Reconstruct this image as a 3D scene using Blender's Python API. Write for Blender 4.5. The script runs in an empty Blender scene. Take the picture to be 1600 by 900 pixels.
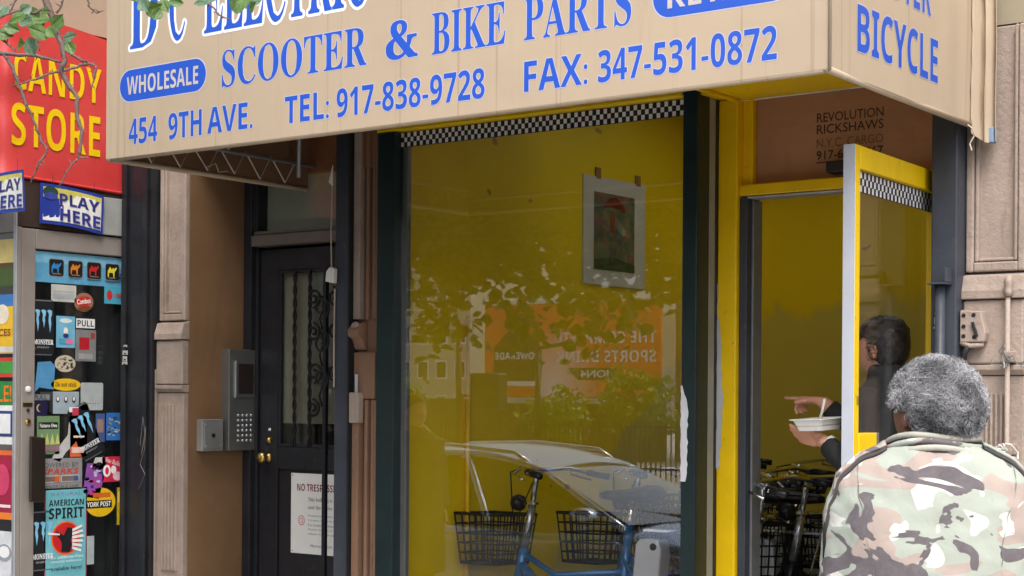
import bpy, bmesh, math, random
from mathutils import Vector, Matrix, Euler, noise as mnoise
random.seed(7)
S = bpy.context.scene
COL = S.collection
R = math.radians

# ------------------------------------------------------------------ camera
cam_data = bpy.data.cameras.new('camera')
cam_data.sensor_width = 36.0
cam_data.lens = 36.0 * 2544.3 / 1600.0
cam_data.shift_y = (619.8 - 450.0) / 1600.0
cam_data.clip_start = 0.05
cam_data.clip_end = 2000.0
cam = bpy.data.objects.new('camera', cam_data)
COL.objects.link(cam)
cam.matrix_world = (Matrix.Translation((0, -5.75, 1.62)) @ Matrix.Rotation(0.64299, 4, 'Z')
                    @ Matrix.Rotation(R(90), 4, 'X') @ Matrix.Rotation(0.007108, 4, 'Z'))
S.camera = cam

# ------------------------------------------------------------------ sky, sun, exposure
SUN_EL, SUN_AZ = R(56), R(140)          # high soft sun from the street side
world = bpy.data.worlds.new('World')
S.world = world
world.use_nodes = True
wn = world.node_tree
for n in list(wn.nodes):
    wn.nodes.remove(n)
w_out = wn.nodes.new('ShaderNodeOutputWorld')
w_bg = wn.nodes.new('ShaderNodeBackground')
w_sky = wn.nodes.new('ShaderNodeTexSky')
w_sky.sky_type = 'NISHITA'
w_sky.sun_disc = False
w_sky.sun_elevation = SUN_EL
w_sky.sun_rotation = SUN_AZ
w_sky.air_density = 1.0
w_sky.dust_density = 5.0
w_sky.ozone_density = 1.0
w_hsv = wn.nodes.new('ShaderNodeHueSaturation')   # thin cloud: the blue is washed out evenly
w_hsv.inputs['Saturation'].default_value = 0.45
w_bg.inputs['Strength'].default_value = 0.15
wn.links.new(w_sky.outputs[0], w_hsv.inputs['Color'])
wn.links.new(w_hsv.outputs[0], w_bg.inputs['Color'])
wn.links.new(w_bg.outputs[0], w_out.inputs['Surface'])

sun_data = bpy.data.lights.new('sun', 'SUN')
sun_data.energy = 0.75
sun_data.angle = R(24)
sun_data.color = (1.0, 0.975, 0.94)
sun = bpy.data.objects.new('sun', sun_data)
COL.objects.link(sun)
sd = Vector((math.sin(SUN_AZ) * math.cos(SUN_EL), math.cos(SUN_AZ) * math.cos(SUN_EL), math.sin(SUN_EL)))
sun.location = sd * 30
sun.rotation_euler = sd.to_track_quat('Z', 'Y').to_euler()

S.view_settings.view_transform = 'Standard'
S.view_settings.look = 'None'
S.view_settings.exposure = 1.27
S.view_settings.gamma = 1.0
S.view_settings.use_curve_mapping = False
S.render.engine = 'CYCLES'
S.cycles.use_denoising = True
S.cycles.max_bounces = 10
S.cycles.diffuse_bounces = 7
S.cycles.glossy_bounces = 5
S.cycles.transmission_bounces = 8
S.cycles.transparent_max_bounces = 16
S.cycles.sample_clamp_indirect = 6.0
S.cycles.caustics_reflective = False
S.cycles.caustics_refractive = False

# ------------------------------------------------------------------ materials
MATS = {}

def _nodes(name):
    m = bpy.data.materials.new(name)
    m.use_nodes = True
    nt = m.node_tree
    b = nt.nodes['Principled BSDF']
    return m, nt, b

def _mixrgb(nt, fac, a, b, mode='MIX'):
    n = nt.nodes.new('ShaderNodeMix')
    n.data_type = 'RGBA'
    n.blend_type = mode
    for sock, v in ((n.inputs[0], fac), (n.inputs[6], a), (n.inputs[7], b)):
        if hasattr(v, 'is_output') or isinstance(v, bpy.types.NodeSocket):
            nt.links.new(v, sock)
        elif isinstance(v, (int, float)):
            sock.default_value = v
        else:
            sock.default_value = (*v[:3], 1)
    return n.outputs[2]

def _noise(nt, scale, detail=4, rough=0.6, stretch=(1, 1, 1), dist=0.0, coord='Object', off=(0, 0, 0)):
    tc = nt.nodes.new('ShaderNodeTexCoord')
    mp = nt.nodes.new('ShaderNodeMapping')
    mp.inputs['Scale'].default_value = stretch
    mp.inputs['Location'].default_value = off
    nz = nt.nodes.new('ShaderNodeTexNoise')
    nz.inputs['Scale'].default_value = scale
    nz.inputs['Detail'].default_value = detail
    nz.inputs['Roughness'].default_value = rough
    nz.inputs['Distortion'].default_value = dist
    nt.links.new(tc.outputs[coord], mp.inputs[0])
    nt.links.new(mp.outputs[0], nz.inputs['Vector'])
    return nz.outputs['Fac']

def _ramp(nt, src, stops, const=False):
    r = nt.nodes.new('ShaderNodeValToRGB')
    if const:
        r.color_ramp.interpolation = 'CONSTANT'
    els = r.color_ramp.elements
    while len(els) < len(stops):
        els.new(0.5)
    for e, (p, c) in zip(els, stops):
        e.position = p
        e.color = (c, c, c, 1) if isinstance(c, (int, float)) else (*c[:3], 1)
    nt.links.new(src, r.inputs[0])
    return r.outputs[0]

def pm(name, col, rough=0.6, metal=0.0, var=0.14, scale=5.0, bump=0.15, bscale=70.0, spec=0.4, coat=0.0,
       stains=(), stretch=(1, 1, 1), bstretch=(1, 1, 1), trans=0.0):
    """procedural painted / stone / metal surface: mottled colour, fine relief, optional stains with their own shape"""
    if name in MATS:
        return MATS[name]
    m, nt, b = _nodes(name)
    f = _noise(nt, scale, 6, 0.65, stretch)
    fr = _ramp(nt, f, [(0.3, 0.0), (0.7, 1.0)])
    lo = [max(0, c * (1 - var)) for c in col]
    hi = [min(1, c * (1 + var)) for c in col]
    c = _mixrgb(nt, fr, lo, hi)
    for i, (scol, sscale, lo_t, hi_t, amt, sst) in enumerate(stains):
        sf = _noise(nt, sscale, 8, 0.7, sst, 0.6, off=(3.1 * i + 1, 7.7 * i, 1.3 * i))
        sr = _ramp(nt, sf, [(lo_t, 0.0), (hi_t, amt)])
        c = _mixrgb(nt, sr, c, scol)
    nt.links.new(c, b.inputs['Base Color'])
    rr = nt.nodes.new('ShaderNodeMapRange')
    rr.inputs[3].default_value = max(0.02, rough - 0.08)
    rr.inputs[4].default_value = min(1, rough + 0.1)
    nt.links.new(f, rr.inputs[0])
    nt.links.new(rr.outputs[0], b.inputs['Roughness'])
    b.inputs['Metallic'].default_value = metal
    b.inputs['Specular IOR Level'].default_value = spec
    b.inputs['Coat Weight'].default_value = coat
    b.inputs['Transmission Weight'].default_value = trans
    if bump:
        bf = _noise(nt, bscale, 5, 0.6, bstretch)
        bp = nt.nodes.new('ShaderNodeBump')
        bp.inputs['Strength'].default_value = bump
        bp.inputs['Distance'].default_value = 0.004
        nt.links.new(bf, bp.inputs['Height'])
        nt.links.new(bp.outputs[0], b.inputs['Normal'])
    MATS[name] = m
    return m

def ink(col, rough=0.45):
    """flat printed colour (lettering, posters, stickers) with faint fading"""
    key = 'print %.3f %.3f %.3f %.2f' % (*col[:3], rough)
    return pm(key, col, rough, 0, 0.14, 14, 0.0, stains=[((0.45, 0.44, 0.42), 28, 0.66, 0.74, 0.45, (1, 1, 1)), ((0.10, 0.09, 0.08), 9, 0.62, 0.8, 0.3, (1, 1, 1))])

def srgb(r, g, b):
    f = lambda c: (c / 255 / 12.92) if c / 255 <= 0.04045 else ((c / 255 + 0.055) / 1.055) ** 2.4
    return (f(r), f(g), f(b))

def glass_mat(name, tint=(0.93, 0.95, 0.94), f0=0.045, dirt=0.03, rough=0.0, fmax=1.0):
    if name in MATS:
        return MATS[name]
    m = bpy.data.materials.new(name)
    m.use_nodes = True
    nt = m.node_tree
    nt.nodes.clear()
    out = nt.nodes.new('ShaderNodeOutputMaterial')
    tr = nt.nodes.new('ShaderNodeBsdfTransparent')
    tr.inputs[0].default_value = (*tint, 1)
    gl = nt.nodes.new('ShaderNodeBsdfGlossy')
    gl.inputs['Roughness'].default_value = rough
    gl.inputs['Color'].default_value = (1, 1, 1, 1)
    lw = nt.nodes.new('ShaderNodeLayerWeight')
    lw.inputs[0].default_value = 0.5
    p5 = nt.nodes.new('ShaderNodeMath'); p5.operation = 'POWER'; p5.inputs[1].default_value = 5.0
    nt.links.new(lw.outputs['Facing'], p5.inputs[0])
    mr = nt.nodes.new('ShaderNodeMapRange')
    mr.inputs[3].default_value = f0
    mr.inputs[4].default_value = fmax
    nt.links.new(p5.outputs[0], mr.inputs[0])
    mx = nt.nodes.new('ShaderNodeMixShader')
    nt.links.new(mr.outputs[0], mx.inputs[0])
    nt.links.new(tr.outputs[0], mx.inputs[1])
    nt.links.new(gl.outputs[0], mx.inputs[2])
    last = mx.outputs[0]
    if dirt:
        df = nt.nodes.new('ShaderNodeBsdfDiffuse')
        df.inputs[0].default_value = (0.5, 0.48, 0.42, 1)
        nz = _noise(nt, 3.0, 8, 0.7, (1, 1, 0.5))
        rp = _ramp(nt, nz, [(0.45, 0.0), (0.8, dirt)])
        m2 = nt.nodes.new('ShaderNodeMixShader')
        nt.links.new(rp, m2.inputs[0])
        nt.links.new(last, m2.inputs[1])
        nt.links.new(df.outputs[0], m2.inputs[2])
        last = m2.outputs[0]
    nt.links.new(last, out.inputs['Surface'])
    MATS[name] = m
    return m

# ------------------------------------------------------------------ object helpers
ORIGIN = {}

def tag(o, label=None, cat=None, group=None, kind=None):
    if label: o['label'] = label
    if cat: o['category'] = cat
    if group: o['group'] = group
    if kind: o['kind'] = kind
    return o

def thing(name, loc, label=None, cat=None, group=None, kind=None):
    o = bpy.data.objects.new(name, None)
    o.empty_display_size = 0.1
    COL.objects.link(o)
    o.location = loc
    ORIGIN[o] = Vector(loc)
    return tag(o, label, cat, group, kind)

class MB:
    """collects faces in world coordinates; build() links them as ONE mesh object"""
    def __init__(self):
        self.v = []; self.f = []; self.mi = []; self.mats = []; self.cur = 0
    def use(self, m):
        if m not in self.mats: self.mats.append(m)
        self.cur = self.mats.index(m)
        return self
    def add(self, vs, fs):
        k = len(self.v)
        self.v += [tuple(p) for p in vs]
        for f in fs:
            self.f.append([k + i for i in f]); self.mi.append(self.cur)
        return self
    def box(self, x0, x1, y0, y1, z0, z1, M=None):
        if x0 > x1: x0, x1 = x1, x0
        if y0 > y1: y0, y1 = y1, y0
        if z0 > z1: z0, z1 = z1, z0
        vs = [Vector(p) for p in ((x0,y0,z0),(x1,y0,z0),(x1,y1,z0),(x0,y1,z0),(x0,y0,z1),(x1,y0,z1),(x1,y1,z1),(x0,y1,z1))]
        if M is not None: vs = [M @ p for p in vs]
        return self.add(vs, [(0,3,2,1),(4,5,6,7),(0,1,5,4),(1,2,6,5),(2,3,7,6),(3,0,4,7)])
    def prism(self, pts, axis, a, b, M=None):
        """2-D outline (counter-clockwise) pushed along an axis: 'x': pts=(y,z), 'y': pts=(x,z), 'z': pts=(x,y)"""
        def mk(p, t):
            return {'x': (t, p[0], p[1]), 'y': (p[0], t, p[1]), 'z': (p[0], p[1], t)}[axis]
        n = len(pts)
        vs = [Vector(mk(p, a)) for p in pts] + [Vector(mk(p, b)) for p in pts]
        if M is not None: vs = [M @ p for p in vs]
        fs = [list(range(n))[::-1], list(range(n, 2 * n))] + [(i, (i + 1) % n, n + (i + 1) % n, n + i) for i in range(n)]
        return self.add(vs, fs)
    def tube(self, path, r, n=8, cap=True, flat=None):
        """swept round bar; r may be a list; flat=(a,b) scales the section"""
        P = [Vector(p) for p in path]
        rs = r if isinstance(r, (list, tuple)) else [r] * len(P)
        vs = []; fs = []
        up = None
        for i, p in enumerate(P):
            d = (P[min(i + 1, len(P) - 1)] - P[max(i - 1, 0)])
            d = d.normalized() if d.length > 1e-9 else Vector((0, 0, 1))
            if up is None:
                up = Vector((0, 0, 1)) if abs(d.z) < 0.9 else Vector((0, 1, 0))
            a = d.cross(up)
            if a.length < 1e-6: a = d.orthogonal()
            a.normalize(); b = a.cross(d).normalized(); up = b
            fa, fb = flat if flat else (1, 1)
            for k in range(n):
                t = 2 * math.pi * k / n
                vs.append(p + a * math.cos(t) * rs[i] * fa + b * math.sin(t) * rs[i] * fb)
        for i in range(len(P) - 1):
            for k in range(n):
                fs.append((i*n+k, (i+1)*n+k, (i+1)*n+(k+1)%n, i*n+(k+1)%n))
        if cap:
            fs.append(list(range(n))); fs.append([(len(P)-1)*n + k for k in range(n)][::-1])
        return self.add(vs, fs)
    def lathe(self, prof, M=None, n=20):
        """profile (radius, height) turned about local Z"""
        vs = []; fs = []
        for (r, h) in prof:
            for k in range(n):
                t = 2 * math.pi * k / n
                p = Vector((r * math.cos(t), r * math.sin(t), h))
                vs.append(M @ p if M is not None else p)
        for i in range(len(prof) - 1):
            for k in range(n):
                fs.append((i*n+k, i*n+(k+1)%n, (i+1)*n+(k+1)%n, (i+1)*n+k))
        fs.append(list(range(n))[::-1]); fs.append([(len(prof)-1)*n + k for k in range(n)])
        return self.add(vs, fs)
    def loft(self, rings, cap=True):
        n = len(rings[0]); vs = []; fs = []
        for rg in rings: vs += [Vector(p) for p in rg]
        for i in range(len(rings) - 1):
            for k in range(n):
                fs.append((i*n+k, i*n+(k+1)%n, (i+1)*n+(k+1)%n, (i+1)*n+k))
        if cap:
            fs.append(list(range(n))[::-1]); fs.append([(len(rings)-1)*n + k for k in range(n)])
        return self.add(vs, fs)
    def grid(self, fn, nu, nv):
        vs = [fn(i / nu, j / nv) for i in range(nu + 1) for j in range(nv + 1)]
        fs = [(i*(nv+1)+j, (i+1)*(nv+1)+j, (i+1)*(nv+1)+j+1, i*(nv+1)+j+1) for i in range(nu) for j in range(nv)]
        return self.add(vs, fs)
    def build(self, name, mat=None, parent=None, bevel=0.0, smooth=False, label=None, cat=None, group=None, kind=None, thick=0.0, segs=2):
        if parent is not None:
            org = ORIGIN[parent]
        else:
            xs = [p[0] for p in self.v]; ys = [p[1] for p in self.v]; zs = [p[2] for p in self.v]
            org = Vector(((min(xs)+max(xs))/2, (min(ys)+max(ys))/2, min(zs)))
        me = bpy.data.meshes.new(name)
        me.from_pydata([Vector(p) - org for p in self.v], [], self.f)
        if self.mats:
            for m in self.mats: me.materials.append(m)
            me.polygons.foreach_set('material_index', self.mi)
        elif mat is not None:
            me.materials.append(mat)
        if smooth:
            me.polygons.foreach_set('use_smooth', [True] * len(me.polygons))
        me.update()
        o = bpy.data.objects.new(name, me)
        COL.objects.link(o)
        if parent is not None:
            o.parent = parent
        else:
            o.location = org
        ORIGIN[o] = org
        if thick:
            sm = o.modifiers.new('thickness', 'SOLIDIFY'); sm.thickness = thick; sm.offset = 0
            if smooth:
                es = o.modifiers.new('crisp rim', 'EDGE_SPLIT'); es.split_angle = R(50)
        if bevel:
            bm = o.modifiers.new('bevel', 'BEVEL'); bm.width = bevel; bm.segments = segs; bm.limit_method = 'ANGLE'; bm.angle_limit = R(40)
            bm.use_clamp_overlap = True
        return tag(o, label, cat, group, kind)

def box(name, b, mat, parent=None, bevel=0.003, **k):
    return MB().box(*b).build(name, mat, parent, bevel, **k)

SERIF = {}
for i, ch in enumerate('ABCDEFGHIJKLMNOPQRSTUVWXYZ'):
    SERIF[ch] = chr(0x1D400 + i)
for i, ch in enumerate('abcdefghijklmnopqrstuvwxyz'):
    SERIF[ch] = chr(0x1D41A + i)

SANS = {}
for i, ch in enumerate('ABCDEFGHIJKLMNOPQRSTUVWXYZ'):
    SANS[ch] = chr(0x1D5D4 + i)
for i, ch in enumerate('abcdefghijklmnopqrstuvwxyz'):
    SANS[ch] = chr(0x1D5EE + i)
for i in range(10):
    SANS[str(i)] = chr(0x1D7EC + i)

GLYPHS = {}; LETTERS = {}
def islands(nv, fs):
    par = list(range(nv))
    def find(a):
        while par[a] != a:
            par[a] = par[par[a]]; a = par[a]
        return a
    for f in fs:
        r0 = find(f[0])
        for i in f[1:]: par[find(i)] = r0
    ids = {}; out = []
    for v in range(nv): out.append(ids.setdefault(find(v), len(ids)))
    return out

def glyphs(s, offset=0.0, res=3, serif=False, space=1.0, shear=0.0, bold=False):
    key = (s, offset, res, serif, space, shear, bold)
    if key in GLYPHS: return GLYPHS[key]
    if 'letters' in LETTERS: cu, ob = LETTERS['letters']
    else:
        cu = bpy.data.curves.new('letters', 'FONT'); ob = bpy.data.objects.new('letters', cu); LETTERS['letters'] = (cu, ob)
    cu.body = ''.join((SERIF if serif else (SANS if bold else {})).get(c, c) for c in s)
    cu.resolution_u = res
    cu.offset = offset
    cu.space_character = space
    cu.shear = shear
    me = ob.to_mesh()
    vs = [(v.co.x, v.co.y) for v in me.vertices]
    fs = [list(p.vertices) for p in me.polygons]
    ob.to_mesh_clear()
    GLYPHS[key] = (vs, fs)
    return vs, fs

class Panel:
    """flat print laid on a surface: O = lower-left corner, Rv = reading direction, Uv = up; each layer a hair above the one below"""
    def __init__(self, O, Rv, Uv, step=0.0006, lift=0.0008):
        self.O = Vector(O); self.R = Vector(Rv).normalized(); self.U = Vector(Uv).normalized()
        self.N = self.R.cross(self.U); self.h = lift; self.step = step
        self.mb = MB(); self.bend = None
    def pt(self, x, y):
        return self.O + self.R * x + self.U * y + self.N * (self.h + (self.bend(x, y) if self.bend else 0))
    def poly(self, pts, col, raw=None):
        a = sum(pts[i][0]*pts[(i+1) % len(pts)][1] - pts[(i+1) % len(pts)][0]*pts[i][1] for i in range(len(pts)))
        if a < 0: pts = pts[::-1]
        self.mb.use(col if isinstance(col, bpy.types.Material) else ink(col)).add([self.pt(*p) for p in pts], [list(range(len(pts)))])
        self.h += self.step
        return self
    def rect(self, x0, y0, x1, y1, col):
        return self.poly([(x0, y0), (x1, y0), (x1, y1), (x0, y1)], col)
    def ell(self, cx, cy, rx, ry, col, n=28, a0=0, a1=360):
        return self.poly([(cx + rx * math.cos(R(a0 + (a1 - a0) * k / n)), cy + ry * math.sin(R(a0 + (a1 - a0) * k / n))) for k in range(n if a1 - a0 >= 360 else n + 1)], col)
    def rrect(self, x0, y0, x1, y1, r, col, n=7):
        pts = []
        for cx, cy, a in ((x1-r, y0+r, -90), (x1-r, y1-r, 0), (x0+r, y1-r, 90), (x0+r, y0+r, 180)):
            pts += [(cx + r*math.cos(R(a+90*k/n)), cy + r*math.sin(R(a+90*k/n))) for k in range(n+1)]
        return self.poly(pts, col)
    def text(self, s, x0, y0, x1, y1, col, offset=0.012, serif=False, outline=None, oo=0.003, space=1.0, shear=0.0, res=3, rot=0.0, bold=False):
        base, fb = glyphs(s, offset, res, serif, space, shear, bold)
        ax = min(p[0] for p in base); bx_ = max(p[0] for p in base)
        ay = min(p[1] for p in base); by = max(p[1] for p in base)
        sx = (x1-x0)/(bx_-ax); sy = (y1-y0)/(by-ay)
        cx, cy = (x0+x1)/2, (y0+y1)/2; cr, sr = math.cos(rot), math.sin(rot)
        def T(p):
            x = x0+(p[0]-ax)*sx; y = y0+(p[1]-ay)*sy
            if rot:
                x, y = cx+(x-cx)*cr-(y-cy)*sr, cy+(x-cx)*sr+(y-cy)*cr
            return self.pt(x, y)
        if outline is not None:
            isl = islands(len(base), fb)
            bs = [T(p) for p in base]
            self.mb.use(outline if isinstance(outline, bpy.types.Material) else ink(outline))
            for q in range(12):
                sh_ = self.R * (oo * math.cos(q * math.pi / 6)) + self.U * (oo * math.sin(q * math.pi / 6)) + self.N * (self.step * .05 * q)
                self.mb.add([p + sh_ + self.N * (self.step * .012 * (k % 4)) for p, k in zip(bs, isl)], fb)
            self.h += self.step
        self.mb.use(col if isinstance(col, bpy.types.Material) else ink(col)).add([T(p) + self.N * (self.step * .22 * (k % 4)) for p, k in zip(base, islands(len(base), fb))], fb)
        self.h += self.step
        return self
    def build(self, name, parent=None, **k):
        return self.mb.build(name, None, parent, **k)

def wob(n, amp=0.15, seed=0):
    rr = random.Random(seed)
    return [1 + rr.uniform(-amp, amp) for _ in range(n)]
# ------------------------------------------------------------------ shared materials
STONE_ST = [((0.06, 0.045, 0.035), 6.0, 0.60, 0.70, 0.45, (1, 1, 0.25)), ((0.28, 0.20, 0.15), 22, 0.66, 0.70, 0.6, (1, 1, 1)), ((0.10, 0.07, 0.05), 3.0, 0.56, 0.75, 0.45, (1, 1, 0.35)), ((0.55, 0.50, 0.44), 14, 0.66, 0.74, 0.5, (1, 1, 1))]
m_stone = pm('painted stone', srgb(154, 138, 127), 0.7, var=0.16, scale=6, bump=1.0, bscale=55, stains=STONE_ST)
m_stone2 = pm('brown painted stone', srgb(128, 98, 78), 0.7, var=0.14, scale=4, bump=0.5, bscale=38, stains=STONE_ST)
m_reveal = pm('brown painted wall', srgb(122, 93, 66), 0.55, var=0.16, scale=2.2, bump=0.3, bscale=24,
              stains=[((0.05, 0.032, 0.02), 1.6, 0.55, 0.8, 0.4, (1, 1, 0.4)), ((0.03, 0.02, 0.015), 26, 0.72, 0.75, 0.8, (1, 1, 1))])
m_tan = pm('tan wall paint', srgb(148, 138, 116), 0.75, var=0.06, scale=3, bump=0.25, bscale=30,
           stains=[((0.62, 0.56, 0.46), 20, 0.68, 0.72, 0.6, (1, 1, 1))])
m_black = pm('black gloss paint', (0.016, 0.017, 0.021), 0.32, var=0.3, scale=7, bump=0.35, bscale=45,
             stains=[((0.10, 0.075, 0.055), 9, 0.64, 0.70, 0.7, (1, 1, 0.5)), ((0.35, 0.35, 0.34), 42, 0.75, 0.77, 0.8, (1, 1, 0.6))])
m_blue_col = pm('blue black column paint', (0.040, 0.046, 0.060), 0.42, var=0.2, scale=5, bump=0.3, bscale=40,
                stains=[((0.12, 0.12, 0.13), 12, 0.62, 0.72, 0.5, (1, 1, 0.4))])
m_green = pm('dark green paint', (0.008, 0.020, 0.021), 0.35, var=0.2, scale=6, bump=0.25, bscale=40,
             stains=[((0.55, 0.55, 0.52), 38, 0.755, 0.765, 0.9, (1, 1, 0.6))])
m_yellow = pm('yellow enamel', (0.76, 0.50, 0.002), 0.38, var=0.07, scale=5, bump=0.22, bscale=26,
              stains=[((0.28, 0.15, 0.004), 7, 0.58, 0.8, 0.5, (1, 1, 0.2)), ((0.20, 0.18, 0.15), 30, 0.655, 0.67, 0.85, (1, 1, 0.5)), ((0.10, 0.07, 0.02), 50, 0.66, 0.72, 0.55, (1, 1, 0.25))])
m_yellow_in = pm('yellow wall paint', (0.90, 0.65, 0.001), 0.6, var=0.10, scale=1.6, bump=0.15, bscale=20,
                 stains=[((0.42, 0.27, 0.004), 2.2, 0.5, 0.8, 0.6, (1, 1, 1)), ((0.33, 0.19, 0.10), 5.0, 0.735, 0.75, 0.8, (1, 1, 1))])
m_alu = pm('worn aluminium', (0.52, 0.53, 0.56), 0.42, 0.75, var=0.1, scale=9, bump=0.12, bscale=60, bstretch=(1, 1, 0.1),
           stains=[((0.18, 0.17, 0.17), 14, 0.62, 0.75, 0.5, (1, 1, 0.4))])
m_alu_pale = pm('bare pale door edge', (0.40, 0.42, 0.47), 0.55, 0.15, var=0.06, scale=8, bump=0.1,
                stains=[((0.22, 0.21, 0.2), 16, 0.63, 0.72, 0.6, (1, 1, 0.5))])
m_dark = pm('dark rubber', (0.012, 0.012, 0.013), 0.6, var=0.2)
m_grey = pm('grey metal', (0.20, 0.21, 0.215), 0.45, 0.5, var=0.12, scale=12, bump=0.1)
m_brass = pm('brass', (0.55, 0.38, 0.12), 0.28, 1.0, var=0.15, bump=0.05)
m_iron = pm('black iron', (0.012, 0.012, 0.014), 0.4, 0.3, var=0.3, bump=0.2, bscale=90)
m_white = pm('white paint', (0.72, 0.72, 0.70), 0.5, var=0.06, bump=0.1,
             stains=[((0.25, 0.23, 0.2), 18, 0.66, 0.78, 0.5, (1, 1, 1))])
m_win = glass_mat('shop window glass', (0.99, 0.99, 0.98), 0.095, 0.006)
m_pane = glass_mat('door glass', (0.93, 0.95, 0.94), 0.045, 0.03)
m_concrete = pm('pavement concrete', (0.40, 0.385, 0.36), 0.85, var=0.14, scale=2.5, bump=0.4, bscale=60,
                stains=[((0.08, 0.075, 0.07), 4, 0.6, 0.7, 0.6, (1, 1, 1)), ((0.05, 0.05, 0.05), 30, 0.72, 0.74, 0.7, (1, 1, 1))])
m_asphalt = pm('asphalt', (0.055, 0.055, 0.057), 0.85, var=0.2, scale=3, bump=0.6, bscale=120)

# ------------------------------------------------------------------ ground
MB().box(-300, 300, -400, 300, -0.8, -0.21).build('road', m_asphalt, kind='structure')
MB().box(-80, 60, -3.25, 6.5, -0.30, -0.06).build('pavement', m_concrete, kind='structure')
MB().box(-80, 60, -3.40, -3.253, -0.30, -0.055).build('kerb', pm('kerb stone', (0.27, 0.26, 0.25), 0.8, bump=0.4), bevel=0.02, kind='structure')
MB().box(-80, 60, -60, -21, -0.30, -0.07).build('far_pavement', m_concrete, kind='structure')

# ------------------------------------------------------------------ the building
bld = thing('building', (-4.4, 0.2, -0.06), 'tan painted stone shopfront building with fluted pilasters and black iron columns', 'building')

box('wall', (-13.0, 1.5, 0.03, 0.40, 2.98, 9.5), m_tan, bld, 0)
box('wall', (-13.0, -6.875, 0.03, 0.40, -0.06, 2.977), m_tan, bld, 0)
box('wall', (-2.02, 1.5, 0.14, 0.5, -0.06, 2.977), pm('dark shutter paint', (0.025, 0.022, 0.024), 0.5), bld, 0)

def pilaster(x0, x1, y, z_ledge, z_top, mat, flutes, plain_lo=None, full=True):
    """stone pilaster: shaft, sunk upper panel with mouldings, ledge, block, fluted foot"""
    p = MB().box(x0, x1, y + 0.028, y + 0.46, -0.06, 2.975)
    e = (x1 - x0) * 0.13
    # raised border round the sunk panel
    p.box(x0, x0 + e, y, y + 0.03, z_ledge + 0.10, z_top)
    p.box(x1 - e, x1, y, y + 0.03, z_ledge + 0.10, z_top)
    p.box(x0 + e, x1 - e, y, y + 0.03, z_ledge + 0.10, z_ledge + 0.135)
    sh = p.build('pilaster', mat, bld, 0.006)
    mo = MB()
    mo.box(x0 + e + 0.003, x0 + e + 0.016, y + 0.006, y + 0.031, z_ledge + 0.138, z_top)
    mo.box(x1 - e - 0.016, x1 - e - 0.003, y + 0.006, y + 0.031, z_ledge + 0.138, z_top)
    mo.box(x0 + e + 0.017, x1 - e - 0.017, y + 0.006, y + 0.031, z_ledge + 0.138, z_ledge + 0.150)
    mo.build('moulding', mat, sh, 0.004)
    # ledge: stepped band
    MB().prism([(y + 0.03, z_ledge + 0.097), (y - 0.012, z_ledge + 0.085), (y - 0.022, z_ledge + 0.05), (y - 0.03, z_ledge + 0.03), (y - 0.03, z_ledge), (y + 0.03, z_ledge)],
               'x', x0 - 0.006, x1 + 0.006).build('ledge', mat, sh, 0.004)
    box('block', (x0 - 0.002, x1 + 0.002, y - 0.018, y + 0.03, z_ledge - 0.235, z_ledge - 0.003), mat, sh, 0.008)
    MB().prism([(y + 0.03, z_ledge - 0.238), (y - 0.024, z_ledge - 0.238), (y - 0.024, z_ledge - 0.256), (y - 0.008, z_ledge - 0.275), (y + 0.03, z_ledge - 0.275)],
               'x', x0 - 0.004, x1 + 0.004).build('ledge', mat, sh, 0.003)
    # fluted lower panel
    zb, zt = 0.70, z_ledge - 0.34
    f0, f1 = flutes
    w = (f1 - f0) / 5
    box('panel', (x0, x1, y - 0.004, y + 0.03, 0.42, z_ledge - 0.278), mat, sh, 0.004)
    for i in range(5):
        c = f0 + w * (i + 0.5)
        MB().prism([(c - w * 0.36, y - 0.003), (c - w * 0.2, y - 0.017), (c + w * 0.2, y - 0.017), (c + w * 0.36, y - 0.003)], 'z', zb, zt).build('flute', mat, sh, 0.002)
    box('plinth', (x0 - 0.012, x1 + 0.012, y - 0.03, y + 0.05, -0.06, 0.417), mat, sh, 0.01)
    return sh

pilaster(-6.635, -6.436, 0.0, 1.905, 2.972, m_stone, (-6.60, -6.47))
pilaster(-2.243, -2.022, 0.0, 1.985, 2.972, m_stone, (-2.165, -2.075))

# reveal wall of the recessed entrance (faces the street's right side)
box('wall', (-6.50, -6.4340, 0.030, 0.4625, -0.06, 2.95), m_reveal, bld, 0)
box('wall', (-5.30, -5.085, 0.06, 0.62, -0.06, 2.95), m_reveal, bld, 0)
box('ceiling', (-6.436, -5.30, 0.03, 0.60, 2.90, 2.977), m_reveal, bld, 0)
box('doorstep', (-6.43, -5.30, -0.25, 0.70, -0.06, 0.12), m_concrete, bld, 0.015)
box('doorstep', (-6.43, -5.30, 0.0, 0.70, 0.123, 0.30), m_concrete, bld, 0.015)

# middle pilaster beside the window
mp = MB().box(-5.235, -5.085, 0.012, 0.40, -0.06, 2.975).build('pilaster', m_stone2, bld, 0.003)
for a, b_, y0 in ((-5.233, -5.192, -0.028), (-5.168, -5.150, -0.012), (-5.128, -5.112, -0.010), (-5.105, -5.088, -0.016)):
    box('moulding', (a, b_, y0, 0.011, 1.98, 2.972), m_stone if a < -5.2 else m_stone2, mp, 0.004)
    box('moulding', (a, b_, y0 - 0.003, 0.011, -0.05, 1.60), m_stone2, mp, 0.004)
MB().prism([(0.011, 1.97), (-0.03, 1.965), (-0.065, 1.93), (-0.06, 1.90), (-0.03, 1.885), (-0.012, 1.84), (0.011, 1.83)], 'x', -5.236, -5.170).build('bracket', m_stone2, mp, 0.006)
MB().lathe([(0.0, 0), (0.02, 0.002), (0.026, 0.012), (0.022, 0.02), (0.012, 0.024), (0, 0.025)],
           Matrix.Translation((-5.203, -0.03, 1.945)) @ Matrix.Rotation(R(90), 4, 'X'), 14).build('boss', m_stone, mp, smooth=True)
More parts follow.
